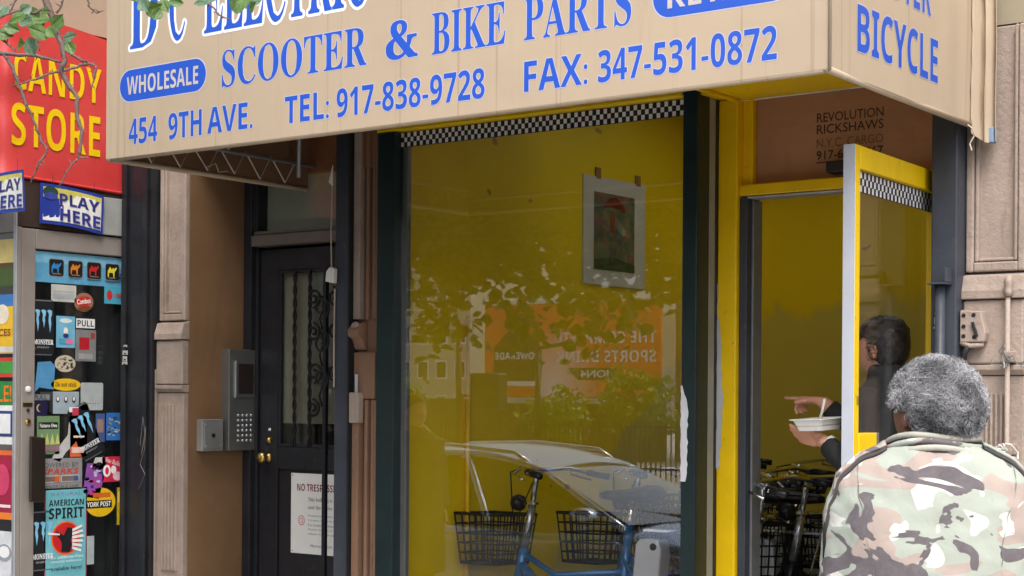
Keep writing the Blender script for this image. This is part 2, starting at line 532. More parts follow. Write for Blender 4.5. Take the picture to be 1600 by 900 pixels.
box('plate', (-5.232, -5.172, -0.055, -0.013, 1.49, 1.635), m_stone, mp, 0.006)
MB().tube([(-5.205, -0.03, 1.635), (-5.205, -0.03, 1.72)], 0.009, 8).build('pin', m_alu, mp)
box('block', (-5.234, -5.10, -0.02, 0.011, 1.605, 1.825), m_stone2, mp, 0.006)
box('plate', (-5.247, -5.238, -0.05, 0.3, -0.06, 2.97), m_dark, mp, 0)  # dark filler standing in for the shaded gap beside the pilaster

# iron columns
def column(x0, x1, y0, y1, mat, ztop=2.975):
    c = MB().box(x0, x1, y0, y1, -0.06, ztop).build('column', mat, bld, 0.006)
    return c
c1 = column(-6.868, -6.645, -0.045, 0.30, m_black)
for xa in (-6.865, -6.70):
    box('rail', (xa, xa + 0.035, -0.065, -0.047, -0.06, 2.975), m_black, c1, 0.003)
box('trim', (-6.643, -6.638, -0.02, 0.03, -0.06, 1.75), m_stone, c1, 0.001)
c2 = column(-5.358, -5.262, -0.02, 0.16, m_blue_col)
box('rail', (-5.261, -5.248, 0.0, 0.20, -0.06, 2.975), m_dark, c2, 0.002)  # dark strip in place of the shaded gap next to the column
c3 = column(-2.345, -2.246, -0.075, 0.30, m_blue_col)
MB().tube([(-2.30, -0.095, -0.05), (-2.30, -0.095, 2.035)], 0.019, 10).build('gate_track', m_blue_col, c3, smooth=True)
MB().box(-2.335, -2.262, -0.135, -0.077, 2.036, 2.043).box(-2.270, -2.262, -0.135, -0.077, 2.044, 2.095).build('angle_bracket', m_blue_col, c3, 0.002)

# door frame, transom of the recessed entrance
YD = 0.463
fr = MB().box(-6.4355, -6.375, YD - 0.05, YD + 0.06, 0.30, 2.90).box(-5.42, -5.302, YD - 0.05, YD + 0.06, 0.30, 2.90).build('door_frame', m_black, bld, 0.004)
box('frame_stop', (-6.374, -6.352, YD - 0.02, YD + 0.06, 0.30, 2.41), m_black, fr, 0.003)
box('transom_bar', (-6.374, -5.421, YD - 0.055, YD + 0.06, 2.415, 2.475), pm('grey brown paint', srgb(96, 88, 82), 0.5, stains=STONE_ST[2:3]), fr, 0.006)
box('transom_bar', (-6.374, -5.421, YD - 0.035, YD + 0.06, 2.478, 2.497), pm('grey brown paint', srgb(96, 88, 82)), fr, 0.004)
box('transom_bar', (-6.374, -5.421, YD - 0.055, YD + 0.06, 2.83, 2.897), m_black, fr, 0.004)
box('transom_post', (-6.374, -6.335, YD - 0.045, YD + 0.06, 2.50, 2.828), m_black, fr, 0.004)
box('transom_pane', (-6.334, -5.422, YD + 0.012, YD + 0.018, 2.498, 2.829), glass_mat('transom glass', (0.9, 0.92, 0.9), 0.02, 0.06), fr, 0)
box('transom_backing', (-6.36, -5.425, YD + 0.03, YD + 0.04, 2.45, 2.88), pm('grey backing board', srgb(150, 150, 138), 0.8, var=.05), fr, 0)  # board added behind the transom so its dark glass reads grey
# hall behind the entrance
hall = MB().box(-6.44, -5.29, 1.9, 1.95, 0.25, 2.9).box(-6.50, -6.442, 0.53, 1.9, 0.25, 2.9).box(-5.30, -5.25, 0.63, 1.9, 0.25, 2.9).box(-6.44, -5.3, 0.70, 1.9, 0.22, 0.29).box(-6.44, -5.3, 0.6, 1.9, 2.9, 2.95)
hall.build('hall', pm('hall plaster', srgb(170, 165, 150), 0.7), bld)

# ------------------------------------------------------------------ bicycle shop: room and shopfront
shop = thing('bicycle_shopfront', (-3.7, 0.1, 0.0), 'yellow bicycle shopfront with green window posts and a checkered strip', 'shopfront')
m_floor = pm('shop floor', (0.30, 0.28, 0.24), 0.6)
box('floor', (-5.12, -2.25, 0.02, 2.9, 0.10, 0.20), m_floor, shop, 0)

# left wall: yellow above, bare grey plaster below at the far end with a ragged painted edge
mw, nt, b = _nodes('part painted wall')
tc = nt.nodes.new('ShaderNodeTexCoord'); sp = nt.nodes.new('ShaderNodeSeparateXYZ')
nt.links.new(tc.outputs['Object'], sp.inputs[0])
nz = _noise(nt, 2.6, 3, 0.5, (1, 1, 0.5), 0.3)
h1 = nt.nodes.new('ShaderNodeMath'); h1.operation = 'MULTIPLY_ADD'; h1.inputs[1].default_value = 0.9
nt.links.new(nz, h1.inputs[0]); nt.links.new(sp.outputs['Z'], h1.inputs[2])
yy = nt.nodes.new('ShaderNodeMath'); yy.operation = 'MULTIPLY_ADD'; yy.inputs[1].default_value = -0.93
nt.links.new(sp.outputs['Y'], yy.inputs[0]); nt.links.new(h1.outputs[0], yy.inputs[2])
edge = _ramp(nt, yy.outputs[0], [(0.0, 1.0), (0.10, 0.0)])
big = _ramp(nt, _noise(nt, 1.4, 5, 0.6), [(0.3, 0.0), (0.75, 1.0)])
yel = _mixrgb(nt, big, (0.90, 0.65, 0.001), (0.80, 0.565, 0.001))
spots = _ramp(nt, _noise(nt, 5.5, 2, 0.5, (1, 1, 1.6), off=(2, 5, 1)), [(0.745, 0.0), (0.755, 0.75)])
yel = _mixrgb(nt, spots, yel, (0.33, 0.19, 0.11))
colr = _mixrgb(nt, edge, yel, (0.66, 0.53, 0.08))
nt.links.new(colr, b.inputs['Base Color'])
b.inputs['Roughness'].default_value = 0.5
m_partwall = mw
box('wall', (-5.12, -5.05, 0.02, 2.9, 0.203, 3.35), m_partwall, shop, 0)
box('wall', (-2.25, -2.20, 0.48, 2.9, 0.203, 3.35), m_yellow_in, shop, 0)
box('wall', (-5.12, -2.20, 2.9, 3.0, 0.10, 3.35), m_partwall, shop, 0)
for cb in ((-5.12, -2.20, 0.20, 1.20, 3.353, 3.45), (-5.12, -2.20, 2.70, 3.0, 3.353, 3.45), (-5.12, -4.75, 1.203, 2.697, 3.353, 3.45), (-2.60, -2.20, 1.203, 2.697, 3.353, 3.45)):  # ceiling left open for the added skylight
    box('ceiling', cb, m_white, shop, 0)
box('added_skylight_pane', (-4.75, -2.60, 1.20, 2.70, 3.46, 3.466), glass_mat('added skylight glass', (.9, .92, .9), .04, .3), shop, 0)  # unseen skylight, added only to brighten the room
for xk in (-4.0, -3.6, -3.2): box('added_skylight_bar', (xk - .02, xk + .02, 1.20, 2.70, 3.41, 3.458), m_white, shop, 0)
MB().tube([(-5.030, 0.60, 0.2), (-5.030, 0.60, 2.02)], 0.014, 10).build('wall_pipe', m_yellow, shop, smooth=True)

# window posts, sill, fascia
box('post', (-5.079, -4.972, -0.035, 0.075, 0.0, 2.845), m_green, shop, 0.005)
pg = box('post', (-3.423, -3.353, -0.035, 0.065, 0.0, 2.87), m_green, shop, 0.005)
box('bead', (-4.970, -4.936, 0.018, 0.045, 0.60, 2.845), m_grey, shop, 0.003)
box('bead', (-3.437, -3.4245, 0.018, 0.045, 0.60, 2.845), m_grey, shop, 0.003)
box('sill', (-4.970, -3.4245, -0.05, 0.25, 0.53, 0.59), m_green, shop, 0.008)
box('bulkhead', (-4.970, -3.4245, 0.0, 0.10, -0.06, 0.527), m_yellow, shop, 0.004)
box('fascia', (-5.085, -3.28, -0.012, 0.19, 2.850, 3.30), m_yellow, shop, 0.004)
box('fascia_lip', (-5.085, -3.43, -0.034, -0.0125, 2.850, 2.868), m_yellow, shop, 0.004)
box('window_pane', (-4.970, -3.4245, 0.010, 0.016, 0.592, 2.848), m_win, shop, 0)

# checkered strip along the top of the pane
ck = Panel((-4.970, 0.010, 2.776), (1, 0, 0), (0, 0, 1), lift=0.0015)
ck.rect(0, 0, 1.545, 0.070, (0.012, 0.012, 0.012))
nc = 82; cw = 1.545 / nc; ch = 0.066 / 3.0
for i in range(nc):
    for j in range(3):
        if (i + j) % 2 == 0:
            h = ck.h
            ck.rect(i * cw + cw * .04, 0.002 + j * ch + .0008, (i + 1) * cw - cw * .04, 0.002 + (j + 1) * ch - .0008, (0.75, 0.75, 0.77)); ck.h = h
ck.build('checkered_strip', shop, label='black and white checkered strip along the window top')

# return beside the door: glass strip, grey plaster strip, black jamb
box('return_pane', (-3.372, -3.366, 0.066, 0.155, 0.6, 2.84), m_pane, shop, 0)
box('return_strip', (-3.378, -3.353, 0.0655, 0.112, 0.0, 2.848), pm('grey plaster strip', srgb(140, 140, 130), 0.7, bump=0.3), shop, 0.003)
box('return_jamb', (-3.378, -3.350, 0.1135, 0.158, 0.0, 2.848), m_black, shop, 0.003)

# yellow door post, transom bar, plywood panel
box('door_post', (-3.3505, -3.262, 0.128, 0.26, 0.0, 2.845), m_yellow, shop, 0.006)
box('door_post', (-3.2615, -3.238, 0.175, 0.26, 2.497, 2.845), m_yellow, shop, 0.003)
box('door_post', (-3.235, -3.212, 0.168, 0.26, 2.497, 2.845), m_yellow, shop, 0.004)
box('jamb', (-3.2615, -3.226, 0.150, 0.26, 0.2, 2.444), m_blue_col, shop, 0.004)
box('jamb_stop', (-3.2255, -3.214, 0.185, 0.26, 0.2, 2.434), m_grey, shop, 0.003)
box('jamb', (-2.395, -2.346, 0.10, 0.26, 0.2, 2.83), m_yellow, shop, 0.004)
box('transom_bar', (-3.2615, -2.396, 0.145, 0.26, 2.448, 2.494), m_yellow, shop, 0.005)
box('transom_strip', (-3.2255, -2.396, 0.150, 0.24, 2.437, 2.4455), m_alu, shop, 0.002)
m_ply = pm('brown plywood', srgb(164, 122, 95), 0.55, var=0.09, scale=3, bump=0.15, bscale=40, bstretch=(1, 1, 6), stretch=(1, 1, 5),
           stains=[((0.10, 0.05, 0.03), 2.0, 0.55, 0.85, 0.4, (1, 1, 1))])
ply = box('transom_panel', (-3.210, -2.397, 0.195, 0.21, 2.497, 2.845), m_ply, shop, 0.002)
pp = Panel((-2.938, 0.195, 2.565), (1, 0, 0), (0, 0, 1))
dk = (0.035, 0.02, 0.014)
pp.text('REVOLUTION', 0.0, 0.160, 0.285, 0.197, dk, 0.006)
pp.text('RICKSHAWS', 0.0, 0.113, 0.285, 0.150, dk, 0.006)
pp.text('N.Y.C. CARGO', 0.0, 0.058, 0.285, 0.093, (0.17, 0.085, 0.05), 0.004)
pp.text('917-600-0467', 0.0, 0.010, 0.285, 0.046, dk, 0.008)
pp.rect(0.0, -0.004, 0.285, 0.002, (0.10, 0.05, 0.03))
pp.build('lettering', ply)
dc = box('door_closer', (-2.868, -2.70, 0.13, 0.194, 2.512, 2.556), m_dark, shop, 0.006)

# soffit over the door
box('soffit', (-3.277, -2.240, -0.25, 0.19, 2.848, 2.90), m_yellow, shop, 0.004)
box('soffit', (-3.285, -2.240, -1.19, -0.253, 2.872, 2.915), m_yellow, shop, 0.004)
box('soffit_trim', (-3.2765, -3.262, -0.25, 0.125, 2.832, 2.847), m_yellow, shop, 0.003)
box('wall', (-5.12, -2.20, 0.192, 0.23, 2.90, 3.35), m_yellow_in, shop, 0)

# patches where the paint has come off, as thin flakes of the coat below
rr = random.Random(4)
def flake(name, parent, mat, cx, z0, z1, wfun, y, seed):
    r2 = random.Random(seed); n = 22
    L = []; Rr = []
    for i in range(n + 1):
        z = z0 + (z1 - z0) * i / n
        a, b2 = wfun(i / n)
        L.append((a + r2.uniform(-.002, .002), z)); Rr.append((b2 + r2.uniform(-.004, .004), z))
    pn = Panel((0, y, 0), (1, 0, 0), (0, 0, 1), lift=0.0)
    pn.poly(Rr[::1] + L[::-1], mat)
    return pn.build(name, parent)
m_primer = pm('grey primer', srgb(176, 178, 178), 0.6, var=0.08, bump=0.2)
flake('bare_patch', shop, m_primer, 0, 1.33, 2.09, lambda t: (-3.350, -3.344 + 0.026 * max(0, 1 - abs(2 * t - 0.7)) ** .8), 0.1265, 3)
flake('bare_patch', shop, pm('white undercoat', (0.62, 0.64, 0.68), 0.5), 0, 1.28, 1.67, lambda t: (-3.4225, -3.412 + 0.022 * min(1, 4 * (1 - t)) * (0.5 + .5 * min(1, t * 6))), -0.0362, 5)

# ------------------------------------------------------------------ beige awning
m_awn, nt, b = _nodes('beige awning fabric')
cvar = _ramp(nt, _noise(nt, 1.1, 5, 0.6), [(0.3, 0.0), (0.7, 1.0)])
c = _mixrgb(nt, cvar, srgb(170, 153, 132), srgb(179, 160, 137))
st1 = _ramp(nt, _noise(nt, 9.0, 3, 0.6, (1.0, 1.0, 0.012), 0.0), [(0.60, 0.0), (0.615, 0.40), (0.63, 0.0)])
st2 = _ramp(nt, _noise(nt, 16.0, 2, 0.6, (1.0, 1.0, 0.05), 0.0, off=(4, 2, 0.3)), [(0.58, 0.0), (0.60, 0.16), (0.62, 0.03), (0.78, 0.08)])
msk = _ramp(nt, _noise(nt, 2.3, 3, 0.6, off=(9, 1, 4)), [(0.40, 0.0), (0.6, 1.0)])
stm = nt.nodes.new('ShaderNodeMath'); stm.operation = 'MULTIPLY'
nt.links.new(st2, stm.inputs[0]); nt.links.new(msk, stm.inputs[1])
c = _mixrgb(nt, st1, c, srgb(126, 100, 78))
c = _mixrgb(nt, stm.outputs[0], c, srgb(130, 104, 80))
sp1 = _ramp(nt, _noise(nt, 20, 3, 0.6, off=(1, 1, 8)), [(0.74, 0.0), (0.76, 0.5)])
c = _mixrgb(nt, sp1, c, srgb(150, 130, 110))
nt.links.new(c, b.inputs['Base Color'])
b.inputs['Roughness'].default_value = 0.62
b.inputs['Specular IOR Level'].default_value = 0.25
wv = _noise(nt, 2.2, 3, 0.5, (1.0, 1.0, 0.8), 0.8)
bp = nt.nodes.new('ShaderNodeBump'); bp.inputs['Strength'].default_value = 0.3; bp.inputs['Distance'].default_value = 0.03
nt.links.new(wv, bp.inputs['Height'])
fw = _noise(nt, 420, 2, 0.5)
bp2 = nt.nodes.new('ShaderNodeBump'); bp2.inputs['Strength'].default_value = 0.12; bp2.inputs['Distance'].default_value = 0.002
nt.links.new(fw, bp2.inputs['Height']); nt.links.new(bp.outputs[0], bp2.inputs['Normal'])
nt.links.new(bp2.outputs[0], b.inputs['Normal'])

AX0, AX1, AY, AZ0, AZ1 = -5.56, -2.194, -1.23, 2.621, 3.72
awn = thing('beige_awning', (-3.88, -0.6, 2.6), 'beige fabric box awning with blue lettering over the bicycle shop', 'awning')
def front(u, v):
    x = AX0 + (AX1 - AX0) * u; z = AZ0 + (AZ1 - AZ0) * v
    return Vector((x, AY, z - 0.003 * math.sin(math.pi * u) * (1 - v)))
MB().grid(front, 60, 16).build('front_panel', m_awn, awn, thick=0.002)
# rolled hem along the bottom, front and both sides
def sidex(y, z):
    t = max(0.0, (y + 0.42) / 0.34)
    k = max(0.0, min(1.0, t))
    return AX1 + 0.004 * math.sin(y * 6.0) + k * (0.003 * math.sin(z * 9.0) + 0.007 * math.sin(y * 34 + z * 2) * k)
def side(u, v):
    y = AY + (-0.085 - AY) * u; z = AZ0 - 0.012 * u + (AZ1 + 0.45 * u - AZ0) * v
    return Vector((sidex(y, z), y, z))
MB().grid(lambda u, v: side(u, v), 34, 40).build('side_panel', m_awn, awn, smooth=True, thick=0.002)
def lside(u, v):
    y = AY + (0.0 - AY) * u; z = AZ0 - 0.0 * u + (AZ1 + 0.45 * u - AZ0) * v
    return Vector((AX0 + 0.004 * math.sin(5 * y + 3 * z), y, z))
MB().grid(lside, 16, 16).build('side_panel', m_awn, awn, smooth=True, thick=0.002)
# puckered flange where the right side meets the wall
def flange(u, v):
    z = 2.585 + (4.1 - 2.585) * v
    w = 0.003 * math.sin(z * 11) + 0.002 * math.sin(z * 31 + 1)
    x = sidex(-0.085, z) + 0.072 * u
    y = -0.085 + 0.055 * math.sin(u * math.pi * 0.5) + w * math.sin(u * math.pi) - 0.019 * math.sin(u * 12.5 + 0.4 * math.sin(z * 5))
    return Vector((x, y, z - 0.035 * u * (1 - v) - 0.02 * math.sin(u * 3.1) * (1 - v)))
MB().grid(flange, 12, 60).build('wall_flange', m_awn, awn, smooth=True, thick=0.002)
MB().grid(lambda u, v: Vector((AX0 + (AX1 - AX0) * u, AY + (0.02 - AY) * v, AZ1 + 0.45 * v + 0.002)), 4, 4).build('top_panel', m_awn, awn, thick=0.002)
hem = MB()
hem.tube([(AX0, AY + 0.0115, AZ0), (-4.5, AY + 0.0115, AZ0 - 0.002), (-3.3, AY + 0.0115, AZ0 - 0.002), (AX1 - 0.01, AY + 0.0115, AZ0)], 0.012, 12)
hem.tube([(AX1 - 0.010, AY, AZ0), (AX1 - 0.010, -0.6, AZ0 - 0.006), (AX1 - 0.004, -0.09, AZ0 - 0.012)], 0.012, 8)
hem.tube([(AX0 + 0.010, AY, AZ0), (AX0 + 0.010, -0.02, AZ0)], 0.012, 8)
hem.build('hem', m_awn, awn, smooth=True)
sm = MB().tube([(AX1 + 0.002, AY - 0.002, AZ0 - .004), (AX1 + 0.002, AY - 0.002, AZ1)], 0.006, 6)
sm.build('corner_seam', m_awn, awn, smooth=True)
MB().tube([(sidex(-.10, z) + 0.006, -0.095 + 0.004 * math.sin(z * 50), z) for z in [2.60 + 0.03 * i for i in range(48)]], 0.004, 6).build('corner_seam', m_awn, awn, smooth=True)
# metal frame inside
fm = MB()
for (a, b2, r_) in (((AX0 + .04, AY + .05, AZ0 + .07), (AX1 - .06, AY + .05, AZ0 + .07), .012),
                ((AX0 + .06, AY + .06, AZ0 + .115), (AX0 + .06, -0.02, AZ0 + .105), .009), ((AX1 - .06, AY + .05, AZ0 + .08), (AX1 - .06, -0.12, AZ0 + .08), .012),
                ((AX0 + .075, -0.14, 2.66), (AX0 + .075, -0.14, 3.4), .011), ((AX0 + .10, -0.62, 2.73), (AX0 + .10, -0.62, 3.5), .008),
                ((AX0 + .05, AY + .05, 3.66), (AX1 - .05, AY + .05, 3.66), .012)):
    fm.tube([a, b2], r_, 8)
fm.build('frame', m_grey, awn, smooth=True)
# lacing that ties the side fabric to the frame
MB().grid(lambda u, v: Vector((AX0 + 0.012, AY + .02 + (0.0 - AY - .03) * u, AZ0 + .012 + 1.0 * v)), 4, 4).build('lining', pm('brown darkening sheet', srgb(104, 76, 54), .8, var=.12, scale=3, bump=.2), awn, thick=.002)  # brown sheet added to darken the inside of the side fabric
MB().grid(lambda u, v: Vector((AX0 + .02 + (AX1 - AX0 - .04) * u, AY + .024, AZ0 + .012 + 1.06 * v)), 4, 4).build('lining', MATS['brown darkening sheet'], awn, thick=.002)  # dark sheet added to dull the awning's reflection in the window
lc = MB(); pts = []
for i in range(13):
    y = AY + 0.10 + (0.98 * i / 12)
    pts.append((AX0 + (0.045 if i % 2 else 0.062), y + (.03 if i % 2 else 0), AZ0 + (0.012 if i % 2 else 0.118) + rr.uniform(-.006, .006)))
lc.tube(pts, 0.0042, 5)
lc.tube([(AX0 + .05, -0.75, AZ0 + .07), (AX0 + .06, -0.72, AZ0 + .02), (AX0 + .06, -0.66, AZ0 + .045), (AX0 + .05, -0.63, AZ0 + .01), (AX0 + .055, -0.58, AZ0 + .02)], 0.0025, 5)
lc.build('lacing', pm('cotton rope', srgb(175, 160, 150), 0.8), awn)
MB().tube([(AX1 + .01, -0.14, 2.60), (AX1 + .03, -0.15, 2.585), (AX1 + .035, -0.14, 2.56), (AX1 + .02, -0.145, 2.53), (AX1 + .03, -0.15, 2.505)], 0.003, 5).build('rope_end', MATS['cotton rope'], awn)
# boarded back of the awning, brown wall seen from below
box('back_board', (-5.55, -5.09, -0.008, 0.026, 2.70, 3.7), pm('rust brown board', srgb(120, 78, 50), 0.6), awn, 0)

BLUE = pm('blue sign vinyl', srgb(38, 82, 184), 0.4, var=0.05, scale=3, bump=0)
WHITE = pm('white sign vinyl', (0.78, 0.79, 0.82), 0.4, var=0.04, scale=3, bump=0)
PALE = pm('pale lilac vinyl edge', srgb(186, 184, 204), 0.4, var=0.04, scale=3, bump=0)
def sign():
    return Panel((0, AY - 0.0011, 0), (1, 0, 0), (0, 0, 1), step=0.0004, lift=0.0003)
p = sign(); p.text('D', -5.411, 3.070, -5.235, 3.40, BLUE, 0.0, serif=True, outline=WHITE, oo=0.012); p.build('lettering', awn)
p = sign(); p.text('C', -5.165, 3.070, -5.068, 3.40, BLUE, 0.0, serif=True, outline=WHITE, oo=0.012); p.build('lettering', awn)
p = sign(); p.text('ELECTRIC', -4.955, 3.072, -4.066, 3.40, BLUE, 0.0, serif=True, outline=WHITE, oo=0.012); p.build('lettering', awn)
p = sign(); p.text('SCOOTER', -4.849, 2.848, -4.072, 2.998, BLUE, 0.0, serif=True, outline=PALE, oo=0.0028); p.build('lettering', awn)
p = sign(); p.text('\U0001F674', -3.978, 2.852, -3.824, 2.996, BLUE, 0.0, outline=PALE, oo=0.0028); p.build('lettering', awn)
p = sign(); p.text('BIKE', -3.757, 2.850, -3.425, 2.998, BLUE, 0.0, serif=True, outline=PALE, oo=0.0028); p.build('lettering', awn)
p = sign(); p.text('PARTS', -3.345, 2.846, -2.906, 2.998, BLUE, 0.0, serif=True, outline=PALE, oo=0.0028); p.build('lettering', awn)
p = sign(); p.text('454', -5.413, 2.669, -5.233, 2.777, BLUE, 0.0, outline=PALE, oo=0.0028, bold=True); p.build('lettering', awn)
p = sign(); p.text('9TH', -5.165, 2.669, -4.965, 2.777, BLUE, 0.0, outline=PALE, oo=0.0028, bold=True); p.build('lettering', awn)
p = sign(); p.text('AVE.', -4.932, 2.671, -4.672, 2.777, BLUE, 0.0, outline=PALE, oo=0.0028, bold=True); p.build('lettering', awn)
p = sign(); p.text('TEL:', -4.495, 2.670, -4.262, 2.775, BLUE, 0.0, outline=PALE, oo=0.0028, bold=True); p.build('lettering', awn)
p = sign(); p.text('917-838-9728', -4.222, 2.669, -3.515, 2.777, BLUE, 0.0, outline=PALE, oo=0.0028, bold=True); p.build('lettering', awn)
p = sign(); p.text('FAX:', -3.343, 2.670, -3.078, 2.776, BLUE, 0.0, outline=PALE, oo=0.0028, bold=True); p.build('lettering', awn)
p = sign(); p.text('347-531-0872', -3.036, 2.669, -2.371, 2.777, BLUE, 0.0, outline=PALE, oo=0.0028, bold=True); p.build('lettering', awn)
for x0, x1, s in ((-5.472, -4.942, 'WHOLESALE'), (-2.822, -2.320, 'RETAIL')):
    p = sign(); p.rrect(x0 - .004, 2.848, x1 + .004, 2.988, 0.068, PALE).rrect(x0, 2.852, x1, 2.984, 0.066, BLUE)
    m = 0.045 if s == 'WHOLESALE' else 0.055
    p.text(s, x0 + m, 2.880, x1 - m, 2.956, pm('beige vinyl letters', srgb(186, 176, 172), 0.5, bump=0), 0.0, bold=True); p.build('lettering', awn)
sp_ = Panel((AX1 + 0.0016, 0, 0), (0, 1, 0), (0, 0, 1), step=0.0004, lift=.0003)
sp_.bend = lambda x, y: sidex(x, y) - AX1
sp_.text('BICYCLE', -1.040, 2.706, -0.388, 2.857, BLUE, 0.0, outline=PALE, oo=0.0028, bold=True); sp_.build('lettering', awn)
sp_ = Panel((AX1 + 0.0016, 0, 0), (0, 1, 0), (0, 0, 1), step=0.0004, lift=.0003); sp_.bend = lambda x, y: sidex(x, y) - AX1
sp_.text('SCOOTER', -1.075, 2.925, -0.455, 3.075, BLUE, 0.0, outline=PALE, oo=0.0028, bold=True); sp_.build('lettering', awn)
MB().box(-2.155, -2.128, -0.045, -0.004, 2.545, 2.60).build('wall_clip', pm('blue grey clip', srgb(120, 140, 160), 0.5), awn, 0.003)
# ------------------------------------------------------------------ candy store: a shallow glazed front that stands out from the wall
XC = -6.90
m_kiosk = pm('grey brown frame paint', srgb(150, 142, 136), 0.5, 0.2, var=0.08, scale=5, bump=0.2, bscale=30,
             stains=[((0.16, 0.13, 0.11), 7, 0.6, 0.75, 0.5, (1, 1, 0.4)), ((0.6, 0.6, 0.6), 30, 0.72, 0.74, 0.6, (1, 1, 0.5))])
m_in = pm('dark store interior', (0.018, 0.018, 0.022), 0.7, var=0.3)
ks = thing('candy_store_front', (-7.9, -0.35, -0.06), 'candy store front standing out from the wall, its window covered in posters', 'shopfront')
box('corner_post', (-6.925, -6.902, -0.702, -0.6895, -0.06, 2.66), m_alu, ks, 0.006)
box('corner_post', (-6.925, -6.905, -0.689, -0.664, -0.06, 2.46), m_kiosk, ks, 0.004)
box('header', (-6.95, -6.905, -0.689, 0.028, 2.462, 2.70), pm('dark brown header', srgb(58, 44, 38), 0.6), ks, 0.003)
box('header_panel', (-6.904, -6.893, -0.19, 0.025, 2.462, 2.66), pm('pale grey panel', srgb(150, 152, 150), 0.5, bump=0.1), ks, 0.003)
box('header_block', (-6.9045, -6.872, -0.030, 0.028, 2.43, 2.72), m_tan, ks, 0.003)
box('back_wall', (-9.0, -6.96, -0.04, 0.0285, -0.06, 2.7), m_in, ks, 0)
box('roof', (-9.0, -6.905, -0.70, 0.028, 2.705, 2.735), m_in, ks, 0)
box('bulkhead', (-9.0, -6.927, -0.70, -0.66, -0.06, 0.50), m_kiosk, ks, 0.004)
box('side_wall', (-9.05, -9.0, -0.70, 0.028, -0.06, 2.7), m_kiosk, ks, 0)
box('front_pane', (-9.0, -6.927, -0.685, -0.679, 0.503, 2.43), m_pane, ks, 0)
box('head_rail', (-9.0, -6.927, -0.70, -0.66, 2.433, 2.70), m_kiosk, ks, 0.004)
# posters on the front window, facing the street
def front_poster(x0, x1, z0, z1, base, bands, label):
    p = Panel((x0, -0.6855, z0), (1, 0, 0), (0, 0, 1))
    w, h = x1 - x0, z1 - z0
    p.rect(0, 0, w, h, base)
    for (a, b2, c, d, col) in bands: p.rect(a * w, b2 * h, c * w, d * h, col)
    return p
p = front_poster(-7.50, -6.929, 1.82, 2.12, srgb(235, 190, 40), [(0, .80, 1, 1, srgb(60, 120, 190)), (.55, .02, 1, .12, srgb(210, 210, 205))], '')
p.ell(.47, .20, .055, .05, srgb(235, 225, 205)).text('PRICES', .36, .09, .54, .125, srgb(120, 40, 30)); p.build('poster', ks, label='yellow poster with a blue band on the candy store window')
p = front_poster(-7.50, -6.929, 2.16, 2.40, srgb(90, 70, 40), [(.5, .5, 1, 1, srgb(210, 190, 120)), (.4, 0, 1, .4, srgb(70, 90, 40))], '')
p.build('poster', ks, label='brown and green poster at the top of the candy store window')
p = front_poster(-7.50, -6.929, 1.70, 1.80, srgb(200, 60, 40), [(.7, .2, 1, .8, srgb(70, 150, 60))], ''); p.build('poster', ks)
p = front_poster(-7.50, -6.929, 1.36, 1.68, srgb(236, 236, 236), [(0, .62, 1, 1, srgb(40, 130, 60))], '')
p.text('SALE!', .33, .215, .55, .30, srgb(240, 120, 30)).rect(.44, .04, .56, .17, srgb(40, 60, 120)).rect(.455, .055, .545, .155, srgb(230, 230, 230)); p.build('poster', ks, label='white poster with a green heading on the candy store window')
p = front_poster(-7.50, -6.929, 0.98, 1.33, srgb(160, 25, 60), [(0, 0, 1, .1, srgb(235, 130, 40)), (0, .93, 1, 1, srgb(230, 110, 50))], '')
p.ell(.48, .2, .06, .08, srgb(200, 60, 100)).rect(.40, .06, .55, .075, srgb(240, 220, 220)); p.build('poster', ks, label='crimson poster low on the candy store window')
p = front_poster(-7.50, -6.929, 0.55, 0.92, srgb(215, 218, 222), [(0, 0, 1, .22, srgb(50, 100, 200))], '')
p.ell(.50, .26, .06, .045, srgb(150, 155, 165)).ell(.50, .265, .045, .03, srgb(235, 235, 235)); p.build('poster', ks, label='pale grey and blue poster at the foot of the candy store window')

# ---- the door, facing along the street
door = thing('candy_store_door', (-6.92, -0.3, 0.02), 'glass candy store door crowded with stickers, grey metal frame', 'door')
box('stile', (-6.945, -6.905, -0.662, -0.580, 0.02, 2.455), m_kiosk, door, 0.004)
box('stile', (-6.945, -6.905, 0.005, 0.027, 0.02, 2.455), m_kiosk, door, 0.004)
box('rail', (-6.945, -6.905, -0.579, 0.004, 2.355, 2.455), m_kiosk, door, 0.004)
box('rail', (-6.945, -6.905, -0.579, 0.004, 0.02, 0.25), m_kiosk, door, 0.004)
box('pane', (-6.928, -6.922, -0.579, 0.004, 0.252, 2.353), m_pane, door, 0)
hd = MB().prism([(-0.640, 1.405), (-0.545, 1.395), (-0.545, 1.065), (-0.640, 1.072)][::-1], 'x', -6.872, -6.856)
hd.box(-6.905, -6.872, -0.61, -0.575, 1.09, 1.13).box(-6.905, -6.872, -0.61, -0.575, 1.34, 1.38)
hd.build('pull_handle', pm('dark brown plastic', (0.022, 0.016, 0.012), 0.3, coat=0.3), door, 0.008)
for z, r_, m in ((1.64, 0.016, m_white), (1.475, 0.017, m_brass), (1.535, 0.009, m_dark)):
    MB().lathe([(0, 0), (r_, 0.0), (r_, 0.006), (r_ * .6, 0.010), (0, 0.011)], Matrix.Translation((-6.905, -0.622, z)) @ Matrix.Rotation(R(90), 4, 'Y'), 16).build('lock', m, door)
box('lock_plate', (-6.9045, -6.902, -0.652, -0.595, 1.552, 1.572), m_brass, door, 0)

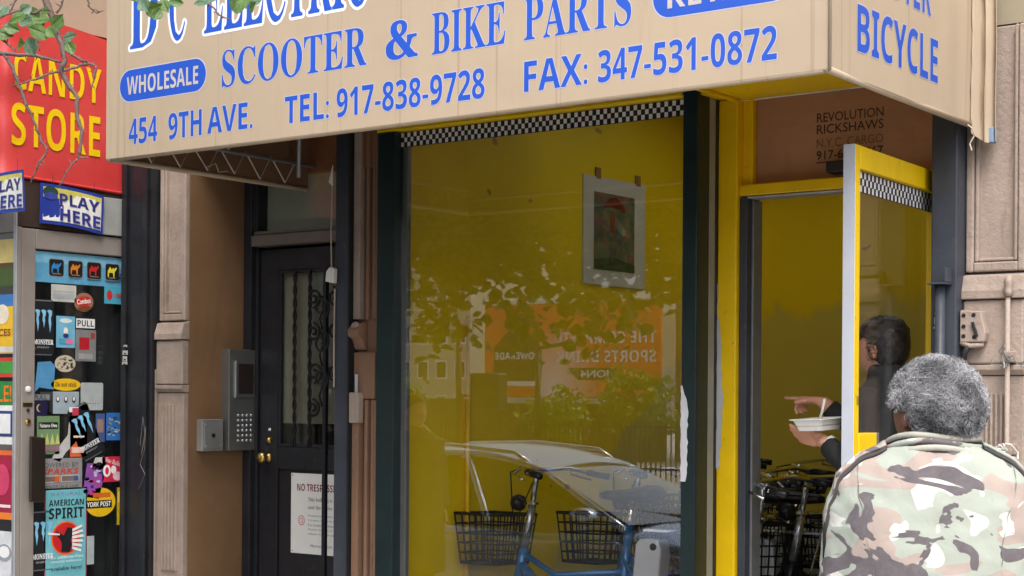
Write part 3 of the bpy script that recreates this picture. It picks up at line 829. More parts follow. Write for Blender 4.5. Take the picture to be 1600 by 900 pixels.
XS = -6.922
def stk(y0, z0, rot=0.0):
    c, s = math.cos(rot), math.sin(rot)
    return Panel((XS, y0, z0), (0, c, s), (0, -s, c), step=0.0005)
def done(p, label, name='sticker'):
    p.build(name, door, label=label)
BLK = (0.012, 0.013, 0.016)
p = stk(-0.579, 2.19); p.rect(0, 0, .583, .157, srgb(92, 160, 196)).rect(0, .10, .583, .157, srgb(120, 182, 212))
for i, cc in enumerate((srgb(50, 130, 190), srgb(200, 120, 40), srgb(190, 40, 45), srgb(215, 205, 60))):
    x = .090 + .119 * i
    p.rrect(x, .032, x + .098, .125, .016, srgb(130, 140, 145)).rrect(x + .004, .036, x + .094, .121, .014, srgb(30, 26, 26))
    q = [(.02, .045), (.026, .045), (.030, .068), (.055, .068), (.058, .045), (.064, .045), (.066, .075), (.074, .082), (.082, .094), (.078, .100), (.070, .094), (.062, .088), (.056, .098), (.050, .088), (.044, .088), (.036, .101), (.028, .088), (.020, .078)]
    p.poly([(x + a - .002, b2 + .006) for a, b2 in q], cc)
    p.rect(x + .022, .044, x + .078, .050, srgb(120, 110, 100))
p.text('sizes', .515, .045, .583, .085, srgb(25, 35, 60), serif=True, shear=.2); done(p, 'blue strip with four dark camel tiles across the door top')
p = stk(-0.471, 2.095); p.rect(0, 0, .158, .088, srgb(190, 190, 185)).rect(.01, .012, .148, .042, srgb(160, 165, 170)).rect(.01, .05, .148, .056, srgb(170, 170, 170)); done(p, 'plain white paper notice under the camel strip')
p = stk(-0.317, 2.04, .15); p.ell(.062, .05, .062, .05, srgb(150, 110, 90)).ell(.062, .055, .052, .026, srgb(190, 40, 45)).text('Combos', .018, .042, .106, .070, srgb(235, 235, 230), .02).ell(.06, .018, .045, .014, srgb(120, 70, 40)); done(p, 'round red and white snack sticker')
p = stk(-0.130, 2.10); p.rect(0, 0, .135, .09, srgb(70, 160, 185)).ell(.035, .045, .020, .026, srgb(190, 50, 45)).text('1981', .068, .032, .125, .058, srgb(190, 45, 50), .02); done(p, 'small turquoise sticker with a red emblem')
p = stk(-0.316, 1.96); p.rect(0, 0, .129, .057, BLK).rect(.004, .004, .125, .053, srgb(225, 225, 225)).text('PULL', .012, .012, .117, .045, BLK, 0.0, bold=True); done(p, 'white PULL sticker')
p = stk(-0.438, 1.858); p.rect(0, 0, .119, .163, srgb(110, 175, 205)).ell(.06, .14, .04, .012, srgb(210, 220, 220)).ell(.06, .085, .014, .02, srgb(235, 220, 200)).ell(.06, .062, .018, .012, srgb(30, 60, 120)).rect(.015, .02, .105, .045, srgb(220, 120, 160)).rect(.015, .02, .06, .045, srgb(70, 160, 190)); done(p, 'pale blue sticker with a small figure')
p = stk(-0.316, 1.79); p.rect(0, 0, .134, .165, srgb(122, 124, 124)).rect(.025, .06, .09, .125, srgb(170, 30, 40)).rect(.10, .12, .125, .15, srgb(160, 60, 60)).rect(.02, .01, .11, .04, srgb(150, 150, 150)); done(p, 'grey sticker with a red square')
p = stk(-0.571, 1.62); p.poly([(0, 0), (.03, .03), (.12, .02), (.128, .14), (.10, .165), (.02, .16)], srgb(80, 140, 185)); done(p, 'torn plain blue sticker')
p = stk(-0.440, 1.735); p.ell(.06, .04, .066, .044, srgb(190, 180, 160))
r3 = random.Random(2)
for i in range(26):
    a, b2 = r3.uniform(.01, .11), r3.uniform(.01, .07); p.h -= p.step; p.ell(a, b2, r3.uniform(.004, .012), r3.uniform(.002, .005), srgb(60, 50, 40), 8)
done(p, 'beige speckled oval sticker')
p = stk(-0.467, 1.634); p.ell(.093, .032, .094, .032, srgb(225, 180, 30)).text('Do not stick', .025, .020, .16, .046, BLK, .0, serif=True); done(p, 'small yellow oval sticker')
p = stk(-0.280, 1.533); p.rrect(0, 0, .147, .145, .01, srgb(165, 172, 172))
for i in range(6): p.h -= p.step * (i > 0); p.ell(.03 + .017 * i, .035, .003, .003, BLK, 8)
done(p, 'plain pale grey square sticker with a row of dots')
p = stk(-0.575, 1.52); p.rect(0, .065, .10, .095, srgb(120, 125, 130)).text('PULL', .0, .068, .085, .092, srgb(60, 65, 75), .02).rect(0, -.015, .085, .062, srgb(28, 28, 60)).ell(.035, .025, .018, .020, srgb(190, 160, 110)).ell(.042, .025, .016, .018, srgb(28, 28, 60)); done(p, 'dark navy sticker with a gold crescent')
p = stk(-0.455, 1.515); p.rect(0, 0, .165, .115, srgb(150, 165, 175))
for i in range(3): p.ell(.03 + .05 * i, .075, .012, .018, srgb(40, 40, 45), 10).ell(.03 + .05 * i, .078, .008, .012, srgb(220, 210, 205), 10)
p.rect(.10, .008, .16, .035, srgb(225, 225, 225)).rect(.12, -.01, .16, .03, srgb(190, 60, 80)); done(p, 'pale sticker with three dark figures')
p = stk(-0.553, 1.307); p.rect(0, 0, .14, .197, srgb(110, 140, 100)).rect(.01, .13, .13, .165, BLK).text('Natures Own', .016, .138, .124, .158, srgb(230, 230, 220), .01, serif=True)
for i in range(4): p.poly([(.015 + .032 * i, .05), (.045 + .032 * i, .05), (.03 + .032 * i, .11)], srgb(190, 190, 110))
for i in range(4): p.ell(.02 + .034 * i, .03, .016, .018, srgb(150, 110, 130), 12)
done(p, 'green sticker with a black name band')
p = stk(-0.46, 1.285); p.poly([(0, 0), (.05, -.02), (.09, .03), (.15, .08), (.17, .21), (.11, .215), (.10, .12), (.03, .045)], srgb(178, 180, 178)); done(p, 'remains of a torn off white label')
p = stk(-0.345, 1.29); p.rect(0, 0, .11, .215, srgb(205, 100, 60)).rect(.01, .02, .09, .05, srgb(225, 190, 180)).rect(.02, .10, .09, .11, srgb(235, 200, 170)); done(p, 'orange sticker behind the tilted black can')
p = stk(-0.18, 1.365); p.rect(0, 0, .06, .15, srgb(70, 90, 140)).rect(.01, .05, .05, .12, srgb(150, 120, 110)); done(p, 'narrow blue sticker')
p = stk(-0.111, 1.372); p.rect(0, 0, .112, .147, srgb(50, 110, 180))
for i in range(30):
    p.h -= p.step * (i > 0); p.ell(r3.uniform(.015, .10), r3.uniform(.015, .12), r3.uniform(.004, .014), r3.uniform(.003, .008), (srgb(180, 185, 180), srgb(60, 65, 60), srgb(150, 150, 140))[i % 3], 8)
p.h += .001; done(p, 'blue bordered sticker filled with grey scribbles')
def can(y, z, w, h, rot, label):
    p = stk(y, z, rot)
    p.poly([(.08 * w, 0), (.92 * w, 0), (w, .06 * h), (w, .93 * h), (.9 * w, h), (.1 * w, h), (0, .93 * h), (0, .06 * h)], BLK)
    p.rect(.1 * w, .965 * h, .9 * w, .985 * h, srgb(110, 115, 120)).rect(.1 * w, .012 * h, .9 * w, .03 * h, srgb(90, 95, 100))
    bl = srgb(130, 190, 225)
    for k, (a, l) in enumerate(((.10, .40), (.38, .33), (.66, .42))):
        x = a * w; t = .82 * h
        p.poly([(x, t - .02 * h), (x + .10 * w, t), (x + .24 * w, t - .02 * h), (x + .22 * w, t - .10 * h), (x + .17 * w, t - .14 * h), (x + .20 * w, t - l * .6 * h), (x + .14 * w, t - l * h), (x + .11 * w, t - l * .7 * h), (x + .07 * w, t - .2 * h), (x + .09 * w, t - .08 * h)], bl)
    p.text('MONSTER', .04 * w, .20 * h, .96 * w, .29 * h, srgb(225, 228, 230), .02, serif=True)
    p.text('ENERGY', .22 * w, .135 * h, .78 * w, .165 * h, srgb(170, 175, 180), .0)
    done(p, label)
can(-0.585, 1.812, .133, .29, 0, 'black energy drink can sticker upright under the camel strip')
can(-0.584, 0.709, .141, .311, 0, 'black energy drink can sticker upright low on the door')
can(-0.255, 1.255, .145, .295, .42, 'black energy drink can sticker tilted to the left')
p = stk(-0.205, 1.225, .1); p.poly([(0, 0), (.05, -.02), (.10, .01), (.09, .05), (.03, .055)], srgb(200, 200, 195)).ell(.05, .018, .018, .01, BLK); done(p, 'small torn white label under the tilted can')
p = stk(-0.575, 1.12); p.rect(0, 0, .308, .165, srgb(138, 136, 136)).text('POWERED BY', .05, .118, .285, .142, srgb(75, 75, 80), .0, space=1.1).text('SPARKS', .055, .083, .285, .113, srgb(196, 60, 50), .02, shear=.2, space=1.1)
for x in (.05, .172):
    p.rrect(x, .042, x + .115, .076, .006, srgb(210, 208, 205)).rrect(x + .003, .045, x + .112, .073, .005, srgb(120, 100, 95))
p.rect(.132, .045, .162, .073, srgb(220, 90, 30)).rect(.252, .045, .28, .073, srgb(50, 90, 140)).text('ENERGY ALE SHIP', .04, .012, .285, .026, srgb(70, 75, 80), .0); done(p, 'grey metallic sticker with red lettering beside the handle')
p = stk(-0.265, 1.08, -.06); p.poly([(0, .0), (.11, -.01), (.135, .10), (.13, .18), (.02, .175)], srgb(140, 80, 160))
for i in range(22): p.h -= p.step * (i > 0); p.ell(r3.uniform(.015, .11), r3.uniform(.015, .16), r3.uniform(.006, .018), r3.uniform(.004, .012), (srgb(200, 180, 210), srgb(60, 40, 110), srgb(190, 60, 140))[i % 3], 9)
p.h += .001; done(p, 'violet torn sticker')
p = stk(-0.135, 1.15); p.rect(0, 0, .137, .135, srgb(200, 40, 70)).text('Sno Balls', .02, .095, .12, .12, srgb(240, 220, 220), .0, serif=True, rot=-.3).ell(.03, .06, .026, .032, srgb(235, 235, 235)).ell(.075, .065, .018, .022, srgb(235, 225, 225)).ell(.10, .03, .03, .024, srgb(230, 190, 200)).ell(.03, .06, .012, .02, srgb(200, 40, 70)); done(p, 'bright red sticker with white circles')
p = stk(-0.245, 0.970); p.ell(.10, .075, .10, .077, srgb(222, 180, 25)).rect(.05, .10, .165, .125, srgb(205, 100, 40)).rect(.005, .045, .175, .085, BLK).text('YORK POST', .012, .052, .168, .079, srgb(240, 235, 225), 0.0, bold=True, shear=.1); done(p, 'yellow oval newspaper sticker')
p = stk(-0.495, 0.60); p.rect(-.008, 0, .262, .530, srgb(140, 50, 70)).rect(0, .02, .254, .522, srgb(108, 178, 188)).text('NATURAL', .03, .490, .225, .508, srgb(110, 110, 160), .0, space=1.2).text('AMERICAN', .018, .438, .240, .470, BLK, 0.0, bold=True).text('SPIRIT', .018, .372, .240, .428, BLK, 0.0, bold=True)
p.ell(.125, .27, .092, .088, srgb(222, 110, 40)).ell(.125, .27, .084, .080, srgb(190, 35, 40))
p.poly([(.095, .20), (.15, .195), (.165, .235), (.155, .26), (.175, .29), (.165, .32), (.135, .325), (.12, .30), (.11, .285), (.065, .31), (.06, .295), (.09, .262), (.10, .24)], BLK)
for i in range(6): p.h -= p.step * (i > 0); p.poly([(.165, .315 - .018 * i), (.235 - .004 * abs(i - 2), .335 - .026 * i), (.240 - .006 * abs(i - 2), .322 - .026 * i), (.165, .300 - .018 * i)], srgb(225, 225, 225))
p.h += .001
p.poly([(.01, .305), (.085, .295), (.085, .287), (.012, .292)], srgb(225, 220, 215)).text('Its additive-free', .03, .165, .235, .182, srgb(215, 230, 230), .0).text('natural tobacco', .03, .145, .225, .160, srgb(215, 230, 230), .0).text('available here!', .03, .105, .225, .125, BLK, .01); done(p, 'tall turquoise poster with a headdress figure on a red disc', 'poster')
p = stk(-0.035, 0.918); p.rect(0, 0, .037, .20, srgb(215, 180, 30)).rect(.006, .12, .03, .18, srgb(240, 220, 120)); done(p, 'narrow yellow sticker at the door edge')
p = stk(-0.235, .72); p.rect(0, 0, .05, .15, srgb(160, 170, 172)); done(p, 'narrow pale label by the turquoise poster')
# goods on shelves behind the glass
sh = thing('store_shelf', (-7.2, -0.25, 0.3), 'dark shelf of goods seen through the candy store door', 'shelf')
for z in (0.70, 1.10, 1.50, 1.9):
    box('shelf_board', (-7.42, -7.18, -0.60, -0.045, z, z + 0.02), m_dark, sh, 0)
rs = random.Random(5)
for z in (0.72, 1.12, 1.52):
    y = -0.58
    while y < -0.08:
        w = rs.uniform(.03, .08); h = rs.uniform(.06, .16)
        box('goods', (-7.30 - rs.uniform(0, .05), -7.20, y, y + w, z + 0.001, z + h), pm('goods %d' % rs.randint(0, 5), [(0.3, 0.05, 0.05), (0.05, 0.12, 0.35), (0.4, 0.4, 0.38), (0.06, 0.25, 0.2), (0.35, 0.25, 0.05), (0.1, 0.1, 0.12)][rs.randint(0, 5)], 0.4), sh, 0)
        y += w + rs.uniform(.005, .05)

# ---- red awning over the candy store
m_red, nt, b = _nodes('red awning vinyl')
c = _mixrgb(nt, _ramp(nt, _noise(nt, 2.5, 4, .6), [(.3, 0.0), (.7, 1.0)]), srgb(192, 54, 54), srgb(202, 68, 66))
c = _mixrgb(nt, _ramp(nt, _noise(nt, 12, 8, .75, off=(2, 2, 2)), [(.62, 0.0), (.8, .35)]), c, srgb(232, 150, 150))
nt.links.new(c, b.inputs['Base Color']); b.inputs['Roughness'].default_value = 0.38
bp = nt.nodes.new('ShaderNodeBump'); bp.inputs['Strength'].default_value = .3; bp.inputs['Distance'].default_value = .02
nt.links.new(_noise(nt, 4, 3, .5), bp.inputs['Height']); nt.links.new(bp.outputs[0], b.inputs['Normal'])
ra = thing('red_awning', (-7.9, -0.4, 2.69), 'red vinyl box awning with yellow lettering over the candy store', 'awning')
def redpath(s):
    """plan outline: along the front, round the soft corner, back along the side; s in metres from the corner"""
    r = 0.07
    if s < -0.05: return (XC + s - 0.02, -0.80)
    if s < 0.06:
        t = (s + 0.05) / 0.11 * math.pi / 2
        return (XC - 0.07 + r * math.sin(t), -0.80 + r * (1 - math.cos(t)))
    return (XC, -0.73 + (s - 0.06))
def redsheet(u, v):
    s = -2.0 + (2.0 + 0.80) * (u ** 0.6)
    x, y = redpath(s)
    z = 2.715 - (0.02 * max(0, min(1, (s - .06) / .7))) + v * (0.795 + 0.02 * math.sin(s * 5))
    k = math.exp(-((s) / .10) ** 2)
    x -= k * 0.010 * (math.sin(v * 17) + 1.2 * math.sin(v * 7)); 
    if s < -.05: y += 0.012 * math.sin(s * 9 + v * 4) * min(1, -s * 4)
    return Vector((x, y, z))
MB().grid(redsheet, 70, 26).build('cover', m_red, ra, smooth=True, thick=0.002)
MB().grid(lambda u, v: Vector((-8.95 + 2.04 * u, -0.79 + 0.80 * v, 3.505 + .002 * v)), 3, 3).build('top_panel', m_red, ra, thick=.002)
MB().tube([redpath(-2.0 + 2.8 * i / 40) + (2.713 - (0.02 * max(0, min(1, (-2.0 + 2.8 * i / 40 - .06) / .7))),) for i in range(41)], 0.009, 6).build('hem', m_red, ra, smooth=True)
YEL = pm('yellow sign vinyl', srgb(228, 188, 10), 0.4, var=.04, bump=0)
lp = Panel((XC + 0.0035, 0, 0), (0, 1, 0), (0, 0, 1), step=.0007)
lp.bend = lambda x, y: (redpath(x + .73 + .06)[0] - XC if x < -.73 else 0) - math.exp(-((x + .79) / .10) ** 2) * 0.010 * (math.sin((y - 2.7) / .8 * 17) + 1.2 * math.sin((y - 2.7) / .8 * 7)) + .001
lp.text('CANDY', -0.735, 3.145, -0.180, 3.330, YEL, -.004, bold=True)
lp.build('lettering', ra)
lb = lp.bend; lp = Panel((XC + 0.0035, 0, 0), (0, 1, 0), (0, 0, 1), step=.0007); lp.bend = lb
lp.text('STORE', -0.735, 2.865, -0.185, 3.080, YEL, -.004, bold=True)
lp.build('lettering', ra)

# ---- lottery banners hanging under the red awning
def banner(name, O, Rv, w, h, label, sag):
    t = thing(name, O, label, 'banner', 'lottery banners under the red awning')
    Rv = Vector(Rv).normalized(); Uv = Vector((0, 0, 1)); N = Rv.cross(Uv)
    def sh_(u, v): return Vector(O) + Rv * (u * w) + Uv * (v * h - sag * u + .01 * math.sin(u * 3.1)) + N * (0.006 * math.sin(u * 5 + v * 2))
    MB().grid(sh_, 14, 6).build('sheet', ink(srgb(40, 60, 150)), t, smooth=True, thick=.0012)
    p = Panel(O, Rv, Uv); p.h = .0015
    p.bend = lambda x, y: 0.006 * math.sin(x / w * 5 + y / h * 2)
    sg = lambda x: -sag * x / w + .01 * math.sin(x / w * 3.1)
    old = p.pt
    p.pt = lambda x, y: old(x, y) + Uv * sg(x)
    def strip(x0, y0, x1, y1, col):
        h_ = p.h
        for i in range(10):
            p.h = h_; p.rect(x0 + (x1 - x0) * i / 10, y0, x0 + (x1 - x0) * (i + 1) / 10, y1, col)
    strip(.018, .018, w - .014, h - .016, srgb(222, 222, 214))
    strip(.018, h * .66, w - .014, h - .016, srgb(196, 186, 90))
    p.ell(w * .16, h * .80, w * .12, h * .14, srgb(40, 70, 60)).ell(w * .16, h * .70, w * .11, h * .09, srgb(60, 70, 150))
    p.text('PLAY', w * .30, h * .52, w * .93, h * .80, srgb(46, 48, 110), 0.0, bold=True, outline=srgb(150, 155, 190), oo=.0022)
    p.text('HERE', w * .30, h * .12, w * .95, h * .42, srgb(46, 48, 130), 0.0, bold=True, outline=srgb(150, 155, 190), oo=.0022)
    p.build('print', t)
    for k in (.2, .85):
        a = Vector(O) + Rv * (w * k) + Uv * (h - sag * k)
        MB().tube([a, a + Uv * .06], .0015, 4).build('string', m_dark, t)
banner('lottery_banner', (-6.885, -0.575, 2.485), (0.02, 1, 0), 0.40, 0.205, 'blue edged PLAY HERE banner hanging above the candy store door', 0.028)
banner('lottery_banner', (-7.07, -0.80, 2.490), (1, -0.02, 0), 0.375, 0.205, 'blue edged PLAY HERE banner cut by the left picture edge', -0.02)

# ------------------------------------------------------------------ recessed entrance: black door
ed = thing('entrance_door', (-5.9, 0.47, 0.30), 'black panelled entrance door with a barred glass light', 'door')
D0, D1, DB, DT = -6.350, -5.424, 0.302, 2.400
YF = YD - 0.004
box('stile', (D0, D0 + .135, YF, YD + .04, DB, DT), m_black, ed, 0.004)
box('stile', (D1 - .135, D1, YF, YD + .04, DB, DT), m_black, ed, 0.004)
box('rail', (D0 + .136, D1 - .136, YF, YD + .04, DT - .115, DT), m_black, ed, 0.004)
box('rail', (D0 + .136, D1 - .136, YF, YD + .04, 1.225, 1.345), m_black, ed, 0.004)
box('rail', (D0 + .136, D1 - .136, YF, YD + .04, DB, DB + .2), m_black, ed, 0.004)
box('panel', (D0 + .136, D1 - .136, YF + .014, YD + .03, DB + .201, 1.224), m_black, ed, 0.002)
pnb = MB()
for a in ((D0 + .137, D0 + .155, YF + .002, YF + .02, 1.346, DT - .116), (D1 - .155, D1 - .137, YF + .002, YF + .02, 1.346, DT - .116),
          (D0 + .156, D1 - .156, YF + .002, YF + .02, 1.346, 1.362), (D0 + .156, D1 - .156, YF + .002, YF + .02, DT - .133, DT - .116)):
    pnb.box(*a)
pnb.build('glazing_bead', m_black, ed, 0.002)
box('glass', (D0 + .137, D1 - .137, YF + .022, YF + .027, 1.346, DT - .117), glass_mat('dusty door glass', (0.85, 0.86, 0.83), 0.03, 0.06), ed, 0)
box('backing', (D0 + .137, D1 - .137, YF + .032, YF + .036, 1.47, DT - .117), pm('pale grey backing', srgb(150, 148, 138), 0.8, var=.06), ed, 0)  # board added behind the pane to lift it from dark to grey
def twist(x, z0, z1):
    m = MB(); n = 70
    for ph in (0, math.pi):
        m.tube([(x + .006 * math.cos(ph + i * .62), YF - .004 + .006 * math.sin(ph + i * .62), z0 + (z1 - z0) * i / n) for i in range(n + 1)], .0066, 5)
    return m.build('twisted_bar', m_iron, ed, smooth=True)
for x in (-6.088, -5.978, -5.862, -5.752, -5.642): twist(x, 1.35, 2.28)
def scroll(cx, cz, r, turn, flip, y=None):
    pts = []
    for i in range(26):
        t = i / 25; a = R(-90 + turn * t) * flip; rr_ = r * (1 - .82 * t)
        pts.append((cx + rr_ * math.cos(a), (YF - .012) if y is None else y, cz + rr_ * math.sin(a)))
    return pts
for cx, cz, fl, r in ((-5.945, 2.13, 1, .052), (-5.945, 1.95, -1, .050), (-5.935, 1.74, 1, .056), (-5.945, 1.55, -1, .05), (-5.80, 2.13, -1, .052), (-5.80, 1.95, 1, .05), (-5.80, 1.74, -1, .056)):
    MB().tube(scroll(cx, cz, r, 560, fl), .0075, 6).build('scroll', m_iron, ed, smooth=True)
for z in (2.05, 1.86, 1.65):
    MB().tube([(-5.90, YF + .004, z + .09), (-5.885, YF + .002, z + .03), (-5.912, YF + .002, z - .03), (-5.895, YF + .004, z - .09)], .0055, 6).build('scroll', m_iron, ed, smooth=True)
MB().lathe([(0, 0), (.026, 0), (.026, .004), (.016, .010), (.011, .022), (.013, .030), (.026, .038), (.030, .050), (.026, .062), (.014, .068), (0, .069)],
           Matrix.Translation((-6.283, YF, 1.285)) @ Matrix.Rotation(R(90), 4, 'X'), 22).build('knob', m_brass, ed, smooth=True)
MB().lathe([(0, 0), (.020, 0), (.020, .008), (.013, .014), (.012, .017), (0, .0175)], Matrix.Translation((-6.272, YF, 1.378)) @ Matrix.Rotation(R(90), 4, 'X'), 18).build('deadbolt', m_brass, ed, smooth=True)
MB().lathe([(0, 0), (.009, 0), (.008, .004), (0, .005)], Matrix.Translation((-6.272, YF, 1.435)) @ Matrix.Rotation(R(90), 4, 'X'), 12).build('bell_push', m_white, ed)

ts = thing('no_trespassing_sign', (-5.90, YF, 0.785), 'white NO TRESPASSING sign on the lower panel of the black door', 'sign')
box('plate', (-6.115, -5.70, YF + .004, YF + .008, 0.785, 1.208), m_white, ts, 0.001)
def tprint(fn, name='print_line'):
    p = Panel((-6.115, YF + .004, .785), (1, 0, 0), (0, 0, 1)); fn(p); p.build(name, ts)
tprint(lambda p: p.text('NO TRESPASSING', .045, .330, .375, .368, srgb(120, 30, 36), 0.0, bold=True))
for s_, x1, z0, z1, cc, sf, x0 in (('This building is private', .385, .272, .298, srgb(110, 105, 105), True, .125), ('and the police may', .36, .232, .256, srgb(110, 105, 105), True, .125),
        ('Manhattan District Attorney', .385, .195, .208, srgb(140, 138, 140), True, .125), ('Trespass Affidavit Program', .385, .171, .184, srgb(140, 138, 140), True, .125), ('For further information call', .385, .147, .160, srgb(140, 138, 140), True, .125),
        ('District Attorney or precinct', .385, .123, .136, srgb(140, 138, 140), True, .125), ('Affairs Unit at any time', .385, .099, .112, srgb(140, 138, 140), True, .125), ('Manhattan DA', .30, .038, .052, srgb(110, 108, 110), False, .145)):
    tprint(lambda p: p.text(s_, x0, z0, x1, z1, cc, 0.0, serif=sf))
def seal(p):
    for r_, cc in ((.027, srgb(190, 110, 110)), (.022, srgb(225, 215, 212)), (.015, srgb(196, 120, 120)), (.010, srgb(225, 215, 212))): p.ell(.078, .175, r_ * .9, r_, cc, 20)
tprint(seal, 'seal')
for a, b2 in ((.012, .412), (.012, .012), (.40, .412)): tprint(lambda p: p.ell(a, b2, .004, .004, srgb(70, 60, 55), 8), 'screw')

# intercom on the reveal wall
XR = -6.4365
ic = thing('intercom_panel', (XR, .36, 1.32), 'tall steel intercom panel with keypad on the brown entrance wall', 'intercom')
m_steel = pm('brushed steel', (0.30, 0.31, 0.30), 0.38, 0.85, var=.1, scale=10, bump=.08, bstretch=(1, 1, .05))
box('housing', (XR, XR + .062, .258, .455, 1.322, 1.862), m_steel, ic, 0.004)
box('display_frame', (XR + .062, XR + .066, .305, .440, 1.605, 1.800), m_steel, ic, 0.002)
box('display', (XR + .066, XR + .0675, .322, .430, 1.625, 1.785), pm('dark display', (.03, .022, .02), .15), ic, 0)
box('display_lip', (XR + .062, XR + .072, .297, .303, 1.605, 1.800), m_alu, ic, 0.001)
for i in range(4):
    for j in range(6):
        MB().lathe([(0, 0), (.0075, 0), (.0075, .004), (.006, .006), (0, .006)], Matrix.Translation((XR + .062, .325 + i * .031, 1.375 + j * .027)) @ Matrix.Rotation(R(90), 4, 'Y'), 10).build('key', m_alu, ic)
sb = thing('steel_switch_box', (XR, .16, 1.32), 'small square steel box with a key switch left of the intercom', 'box')
box('housing', (XR, XR + .045, .085, .235, 1.322, 1.490), pm('pale steel', (.42, .43, .42), .42, .7, bump=.08), sb, 0.004)
box('face_plate', (XR + .045, XR + .048, .098, .222, 1.338, 1.475), pm('pale steel', (.42, .43, .42)), sb, 0.001)
MB().lathe([(0, 0), (.012, 0), (.011, .006), (0, .007)], Matrix.Translation((XR + .048, .16, 1.405)) @ Matrix.Rotation(R(90), 4, 'Y'), 14).build('key_switch', m_dark, sb)
for y in (.11, .21):
    for z in (1.35, 1.463): MB().lathe([(0, 0), (.004, 0), (.003, .002), (0, .0022)], Matrix.Translation((XR + .048, y, z)) @ Matrix.Rotation(R(90), 4, 'Y'), 8).build('screw', m_alu, sb)

# open iron gate folded against the post
ig = thing('iron_gate', (-5.49, .08, .12), 'black iron gate bar with scrolls beside the entrance post', 'gate')
MB().box(-5.512, -5.490, .060, .082, .123, 2.24).build('gate_stile', m_iron, ig, .003)
MB().box(-5.505, -5.495, .083, .40, 2.20, 2.225).build('gate_rail', m_iron, ig, .002)
MB().box(-5.505, -5.495, .083, .40, .30, .325).build('gate_rail', m_iron, ig, .002)
for k in range(3): MB().box(-5.505, -5.495, .15 + .1 * k, .162 + .1 * k, .326, 2.199).build('gate_bar', m_iron, ig, .002)
for cz, fl, r in ((2.05, 1, .06), (1.88, -1, .06), (1.70, 1, .055)):
    MB().tube([(x + .43, .062, z) for (x, _, z) in scroll(-5.955, cz, r, 500, fl, 0)], .006, 6).build('scroll', m_iron, ig, smooth=True)
rp = thing('awning_rope', (-5.366, -.035, 1.66), 'pale rope hanging from the awning corner to a white cleat', 'rope')
MB().tube([(-5.366, -.035, 2.62), (-5.369, -.037, 2.4), (-5.366, -.035, 2.22)], .0036, 6).build('cord', MATS['cotton rope'], rp)
MB().prism([(-5.392, 2.165), (-5.340, 2.155), (-5.336, 2.225), (-5.362, 2.235), (-5.386, 2.215)], 'y', -.052, -.024).build('cleat', m_white, rp, .004)
MB().prism([(-5.385, 2.64), (-5.360, 2.62), (-5.360, 2.72)], 'y', -.04, -.035).build('flag', m_white, rp, 0)
MB().tube([(-5.352, -.026, 2.13), (-5.354, -.028, 1.9), (-5.353, -.026, 1.66)], .004, 6).build('cord', MATS['cotton rope'], rp)

# stickers on the columns
def notice(x, z, y, label):
    p = Panel((x, y, z), (1, 0, 0), (0, 0, 1))
    p.rrect(0, 0, .044, .088, .006, srgb(34, 36, 42))
    p.text('NOTICE', .010, .072, .034, .080, srgb(215, 215, 215), .02).text('WARNING', .006, .061, .038, .069, srgb(215, 215, 215), .02)
    p.rect(.006, .026, .018, .052, srgb(205, 205, 205))
    for k in range(4): p.rect(.021, .046 - .007 * k, .038, .049 - .007 * k, srgb(190, 190, 190))
    p.text('MONITORED', .005, .010, .039, .018, srgb(215, 215, 215), .02)
    p.build('security_sticker', None, label=label, cat='sticker')
notice(-2.334, 1.868, -.0768, 'small black and white sticker on the blue black column right of the door')
p = Panel((-6.845, -.0665, 1.78), (1, 0, 0), (0, 0, 1))
for k, (w, h_) in enumerate(((.030, .012), (.042, .022), (.036, .028), (.044, .014))): p.rect(.022 - w / 2, .10 - k * .03 - h_, .022 + w / 2, .10 - k * .03, srgb(176, 176, 172)); p.rect(.012, .094 - k * .03 - h_ * .6, .03, .097 - k * .03 - h_ * .4, srgb(50, 50, 55))
p.build('security_sticker', None, label='worn white sticker on the black column left of the entrance', cat='sticker')
# graffiti scratched in chalk white on the left column
g = MB()
g.tube([(-6.70, -.0665, 1.35), (-6.68, -.0665, 1.50), (-6.66, -.0665, 1.40), (-6.69, -.0665, 1.30), (-6.655, -.0665, 1.45), (-6.665, -.0665, 1.33), (-6.70, -.0665, 1.25), (-6.66, -.0665, 1.20), (-6.71, -.0665, 1.12)], .0013, 4)
g.build('graffiti_scrawl', srgb and ink(srgb(120, 116, 112)), c1)

# ------------------------------------------------------------------ fittings on the right pilaster
hp = thing('hinge_plate', (-2.19, -.02, 1.825), 'painted iron plate with bolt holes on the right pilaster', 'bracket')
MB().prism([(-2.240, 1.828), (-2.150, 1.828), (-2.143, 1.86), (-2.155, 1.905), (-2.160, 1.940), (-2.240, 1.945)], 'y', -.060, -.0185).build('plate', m_stone, hp, .005)
for x, z in ((-2.225, 1.925), (-2.188, 1.926), (-2.225, 1.850), (-2.185, 1.846), (-2.225, 1.885)):
    MB().lathe([(0, 0), (.008, 0), (.008, .001), (0, .0011)], Matrix.Translation((x, -.0603, z)) @ Matrix.Rotation(R(90), 4, 'X'), 10).build('bolt_hole', m_dark, hp)
MB().tube([(-2.190, -.066, 1.900), (-2.172, -.068, 1.848)], .006, 6).build('slot_pin', m_dark, hp)
MB().tube([(-2.238, -.05, 1.826), (-2.20, -.055, 1.815), (-2.155, -.045, 1.82)], .009, 8).build('lip', m_stone, hp, smooth=True)
MB().tube([(-2.205, -.05, 1.82), (-2.225, -.05, 1.79), (-2.236, -.04, 1.74)], .012, 8).build('stay', m_dark, hp, smooth=True)
cp = thing('conduit_pipe', (-2.068, -.04, 0), 'thin painted pipe with wire ties running down the right pilaster', 'pipe')
MB().tube([(-2.068, -.045, 0.3), (-2.068, -.045, 2.00)], .009, 10).build('pipe', m_stone, cp, smooth=True)
